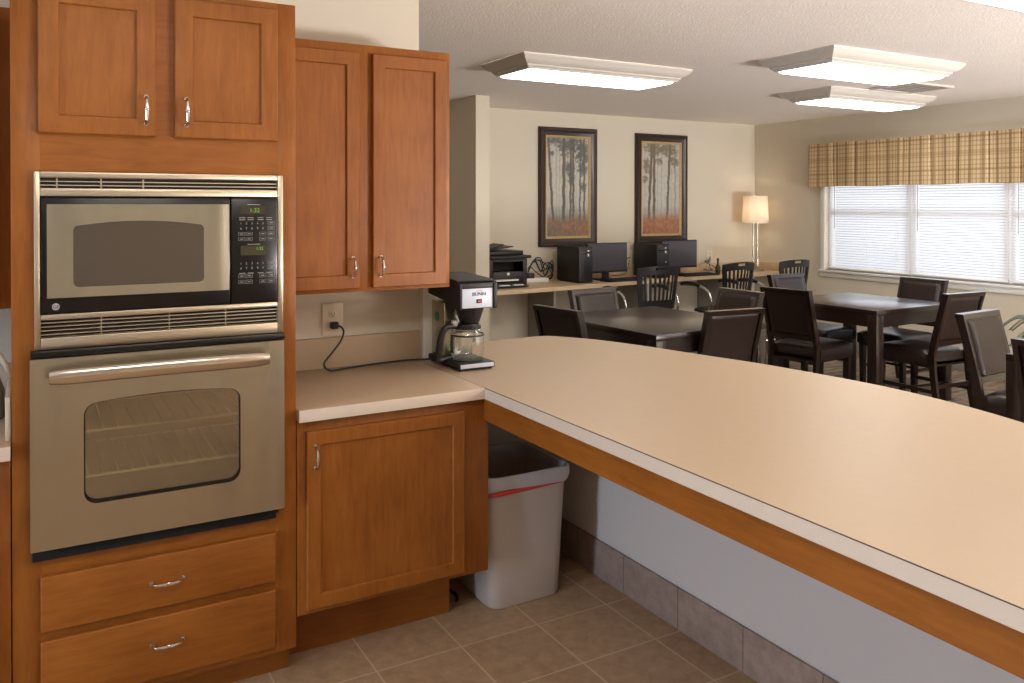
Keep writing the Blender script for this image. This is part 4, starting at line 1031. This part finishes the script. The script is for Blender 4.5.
# ------------------------------------------------------------------ paintings
def hash2(i, j, s=0):
    n_ = math.sin(i*127.1+j*311.7+s*74.7)*43758.5453; return n_-math.floor(n_)
def vnoise(x, y, s=0):
    i, j = math.floor(x), math.floor(y); u, v = x-i, y-j; u = u*u*(3-2*u); v = v*v*(3-2*v)
    return (hash2(i, j, s)*(1-u)+hash2(i+1, j, s)*u)*(1-v)+(hash2(i, j+1, s)*(1-u)+hash2(i+1, j+1, s)*u)*v
def fbm(x, y, s=0): return .5*vnoise(x, y, s)+.3*vnoise(x*2.1, y*2.1, s+1)+.2*vnoise(x*4.3, y*4.3, s+2)
def painting(x0, x1, z0, z1, label, trunks, foliage, style):
    t = thing('framed_painting', label, 'painting', ((x0+x1)/2, YB, z0), 0, 'framed forest paintings')
    F = [(0, -.002), (0, -.030), (.012, -.042), (.03, -.040), (.05, -.026), (.078, -.018), (.082, -.010)]
    vs = []; fs = []
    for d, y in F:
        for (x, z) in ((x0+d, z0+d), (x1-d, z0+d), (x1-d, z1-d), (x0+d, z1-d)): vs.append((x, YB+y, z))
    for i in range(len(F)-1):
        for k in range(4): fs.append((i*4+k, i*4+(k+1) % 4, (i+1)*4+(k+1) % 4, (i+1)*4+k))
    obj('outer_frame', MB().raw(vs, fs), 'frame_dark', t, sharp=25)
    G = [(.078, -.012), (.080, -.022), (.088, -.024), (.100, -.014), (.104, -.008)]
    vs = []; fs = []
    for d, y in G:
        for (x, z) in ((x0+d, z0+d), (x1-d, z0+d), (x1-d, z1-d), (x0+d, z1-d)): vs.append((x, YB+y, z))
    for i in range(len(G)-1):
        for k in range(4): fs.append((i*4+k, i*4+(k+1) % 4, (i+1)*4+(k+1) % 4, (i+1)*4+k))
    obj('gilt_liner', MB().raw(vs, fs), 'gold', t, sharp=25)
    a, b, c, d = x0+.10, x1-.10, z0+.10, z1-.10; nx, nz = 80, 170
    vs = [(a+(b-a)*i/nx, YB-.009, c+(d-c)*j/nz) for j in range(nz+1) for i in range(nx+1)]
    fs = [(j*(nx+1)+i, j*(nx+1)+i+1, (j+1)*(nx+1)+i+1, (j+1)*(nx+1)+i) for j in range(nz) for i in range(nx)]
    o = obj('canvas', MB().raw(vs, fs), 'painting', t)
    at = o.data.color_attributes.new('Col', 'FLOAT_COLOR', 'POINT')
    def mix(p, q, k): return tuple(p[i]*(1-k)+q[i]*k for i in range(3))
    for j in range(nz+1):
        for i in range(nx+1):
            u, v = i/nx, j/nz
            n1 = fbm(u*6, v*14, 3); n2 = fbm(u*22, v*46, 5)
            col = mix((188, 184, 168), (206, 200, 184), n1)
            if v > .25: col = mix(col, (140, 146, 144), .55*n2)
            # far thin trunks
            for (p, w_, s_, k) in trunks:
                cx_ = p+s_*(v-.2); dd = abs(u-cx_-.006*math.sin(v*30+p*9))
                if dd < w_ and v > .14: col = mix(col, mix((66, 64, 66), (104, 78, 56), v) if k > .8 else (132, 130, 124), k*(1-.3*(dd/w_)))
            for (p, q, rx, rz_) in foliage:
                e_ = ((u-p)/rx)**2+((v-q)/rz_)**2
                g = 1.38-e_+1.7*(n2-.5)+.5*(n1-.5)
                if g > .55: col = mix(col, (86, 86, 82) if style == 0 else mix((96, 98, 88), (130, 112, 74), n1), min(.85, (g-.4)))
            gl = .13+.05*n1
            if v < gl+.16: col = mix(col, (92, 88, 86) if style == 0 else (128, 96, 84), .55*min(1, (gl+.16-v)/.12))
            if v < gl+.05:
                k = min(1, (gl+.05-v)/.06); base = mix((112, 98, 78), (176, 130, 88), n2) if style == 0 else mix((128, 70, 46), (178, 128, 84), n2)
                if style == 0: base = mix((96, 84, 72), mix((150, 128, 100), (190, 112, 62), min(1, max(0, (n1-.42)*5))), n2)
                col = mix(col, base, k*.9)
            col = mix(col, (255, 250, 240), .12*(hash2(i, j, 9)-.3))
            at.data[j*(nx+1)+i].color = tuple(max(0, q_) for q_ in lin(tuple(min(1, max(0, q_/255)) for q_ in col)))+(1,)
    return t
painting(4.33, 5.03, 1.09, 2.285, 'dark framed painting of grey misty trees, left of the two on the far wall',
    [(.14, .030, -.14, .95), (.40, .040, 0, .95), (.56, .028, .02, .9), (.63, .03, .0, .9), (.79, .022, .03, .85), (.90, .025, .0, .85), (.22, .012, 0, .5), (.30, .010, 0, .5), (.70, .010, 0, .4), (.48, .01, 0, .5)],
    [(.20, .97, .25, .06), (.55, .92, .35, .12), (.85, .86, .2, .16), (.52, .70, .15, .08), (.85, .70, .15, .10), (.58, .58, .12, .07), (.10, .84, .10, .03), (.88, .5, .1, .05)], 0)
painting(5.535, 6.25, 1.095, 2.27, 'dark framed painting of trees above red ground, right of the two on the far wall',
    [(.17, .035, .10, .95), (.31, .035, 0, .95), (.66, .03, .10, .95), (.88, .018, 0, .8), (.50, .012, .02, .5), (.40, .010, 0, .4), (.78, .010, 0, .4), (.06, .014, 0, .5)],
    [(.3, .95, .3, .10), (.7, .93, .3, .10), (.12, .75, .14, .10), (.45, .80, .10, .05), (.85, .80, .14, .07), (.08, .60, .1, .06)], 1)

# ------------------------------------------------------------------ potted palm by the window
T = thing('potted_palm', 'small potted palm under the window at the right edge', 'plant', (6.42, 3.18, 0))
pc = (6.42, 3.18, 0)
obj('pot', MB().lathe([(.10, 0), (.13, .02), (.16, .26), (.17, .28), (.15, .28), (.14, .24), (0, .24)], pc, 28, cap=False), 'terracotta', T)
random.seed(11)
for k in range(15):
    a_ = 2*PI*k/15+random.uniform(-.2, .2); L_ = random.uniform(.34, .44); zt = random.uniform(.56, .68)
    spine = smooth_path([(pc[0]+math.cos(a_)*.03, pc[1]+math.sin(a_)*.03, .24), (pc[0]+math.cos(a_)*L_*.35, pc[1]+math.sin(a_)*L_*.35, zt-.08), (pc[0]+math.cos(a_)*L_*.7, pc[1]+math.sin(a_)*L_*.7, zt), (pc[0]+math.cos(a_)*L_, pc[1]+math.sin(a_)*L_, zt-.09)], 14)
    m = MB().tube(spine, .004, 5)
    for i in range(12, len(spine)-1):
        p = Vector(spine[i]); d_ = (Vector(spine[i+1])-Vector(spine[i-1])).normalized(); side = d_.cross(Vector((0, 0, 1))).normalized()
        l_ = .075*(1-abs(i/(len(spine)-1)-.6))
        for s_ in (-1, 1):
            q = p+side*s_*l_+d_*.035+Vector((0, 0, .012)); mid = (p+q)/2+Vector((0, 0, .012)); wv = d_*.0045
            m.raw([p[:], (mid+wv)[:], q[:], (mid-wv)[:], (mid+Vector((0, 0, -.002)))[:]], [(0, 1, 2, 3), (0, 3, 2, 4)])
    obj('frond', m, 'leaf', T, sharp=80)

# ------------------------------------------------------------------ light
wd = bpy.data.worlds.new('World'); sc.world = wd; wd.use_nodes = True
bg = wd.node_tree.nodes['Background']; bg.inputs[0].default_value = (.86, .92, 1, 1); bg.inputs[1].default_value = .45
def area(name, loc, rot, sx, sy, power, col):
    l = bpy.data.lights.new(name, 'AREA'); l.shape = 'RECTANGLE'; l.size = sx; l.size_y = sy; l.energy = power; l.color = col
    o = bpy.data.objects.new(name, l); C.objects.link(o); o.location = loc; o.rotation_euler = rot; return o
area('daylight_dining', (XW+.6, (WY0+WY1)/2, 1.45), (0, PI/2, 0), 1.6, 3.2, 35, (.93, .96, 1))
area('ceiling_fill', ((NX0+NX1)/2, YN-.75, .12), (math.radians(158), 0, 0), 3.0, 1.1, 1500, (1, .95, .92))  # added upward fill lamp, brightens the ceiling through the added window
area('daylight_kitchen', (XL-.25, (KY0+KY1)/2, (KZ0+KZ1)/2), (0, -PI/2, 0), 1.9, .6, 170, (.62, .78, 1))

# ------------------------------------------------------------------ camera
cam = bpy.data.cameras.new('Camera'); co = bpy.data.objects.new('Camera', cam); C.objects.link(co); sc.camera = co
yaw, pit, rol = math.radians(29.79168), math.radians(-.482361), math.radians(.04143)
w_ = Vector((math.sin(yaw)*math.cos(pit), math.cos(yaw)*math.cos(pit), math.sin(pit)))
r_ = Vector((math.cos(yaw), -math.sin(yaw), 0)); u_ = r_.cross(w_)
r2 = r_*math.cos(rol)+u_*math.sin(rol); u2 = -r_*math.sin(rol)+u_*math.cos(rol)
co.matrix_world = Matrix(((r2.x, u2.x, -w_.x, 0), (r2.y, u2.y, -w_.y, 0), (r2.z, u2.z, -w_.z, 1.515), (0, 0, 0, 1)))
cam.sensor_fit = 'HORIZONTAL'; cam.sensor_width = 36; cam.lens = 832.62243/1024*36
cam.shift_x = 0; cam.shift_y = (211.16556-341.5)/1024
cam.clip_start = .05
sc.view_settings.view_transform = 'Standard'; sc.view_settings.look = 'None'; sc.view_settings.gamma = 1
sc.view_settings.use_curve_mapping = False; sc.view_settings.exposure = 0
sc.cycles.max_bounces = 8; sc.cycles.diffuse_bounces = 5; sc.cycles.transparent_max_bounces = 12
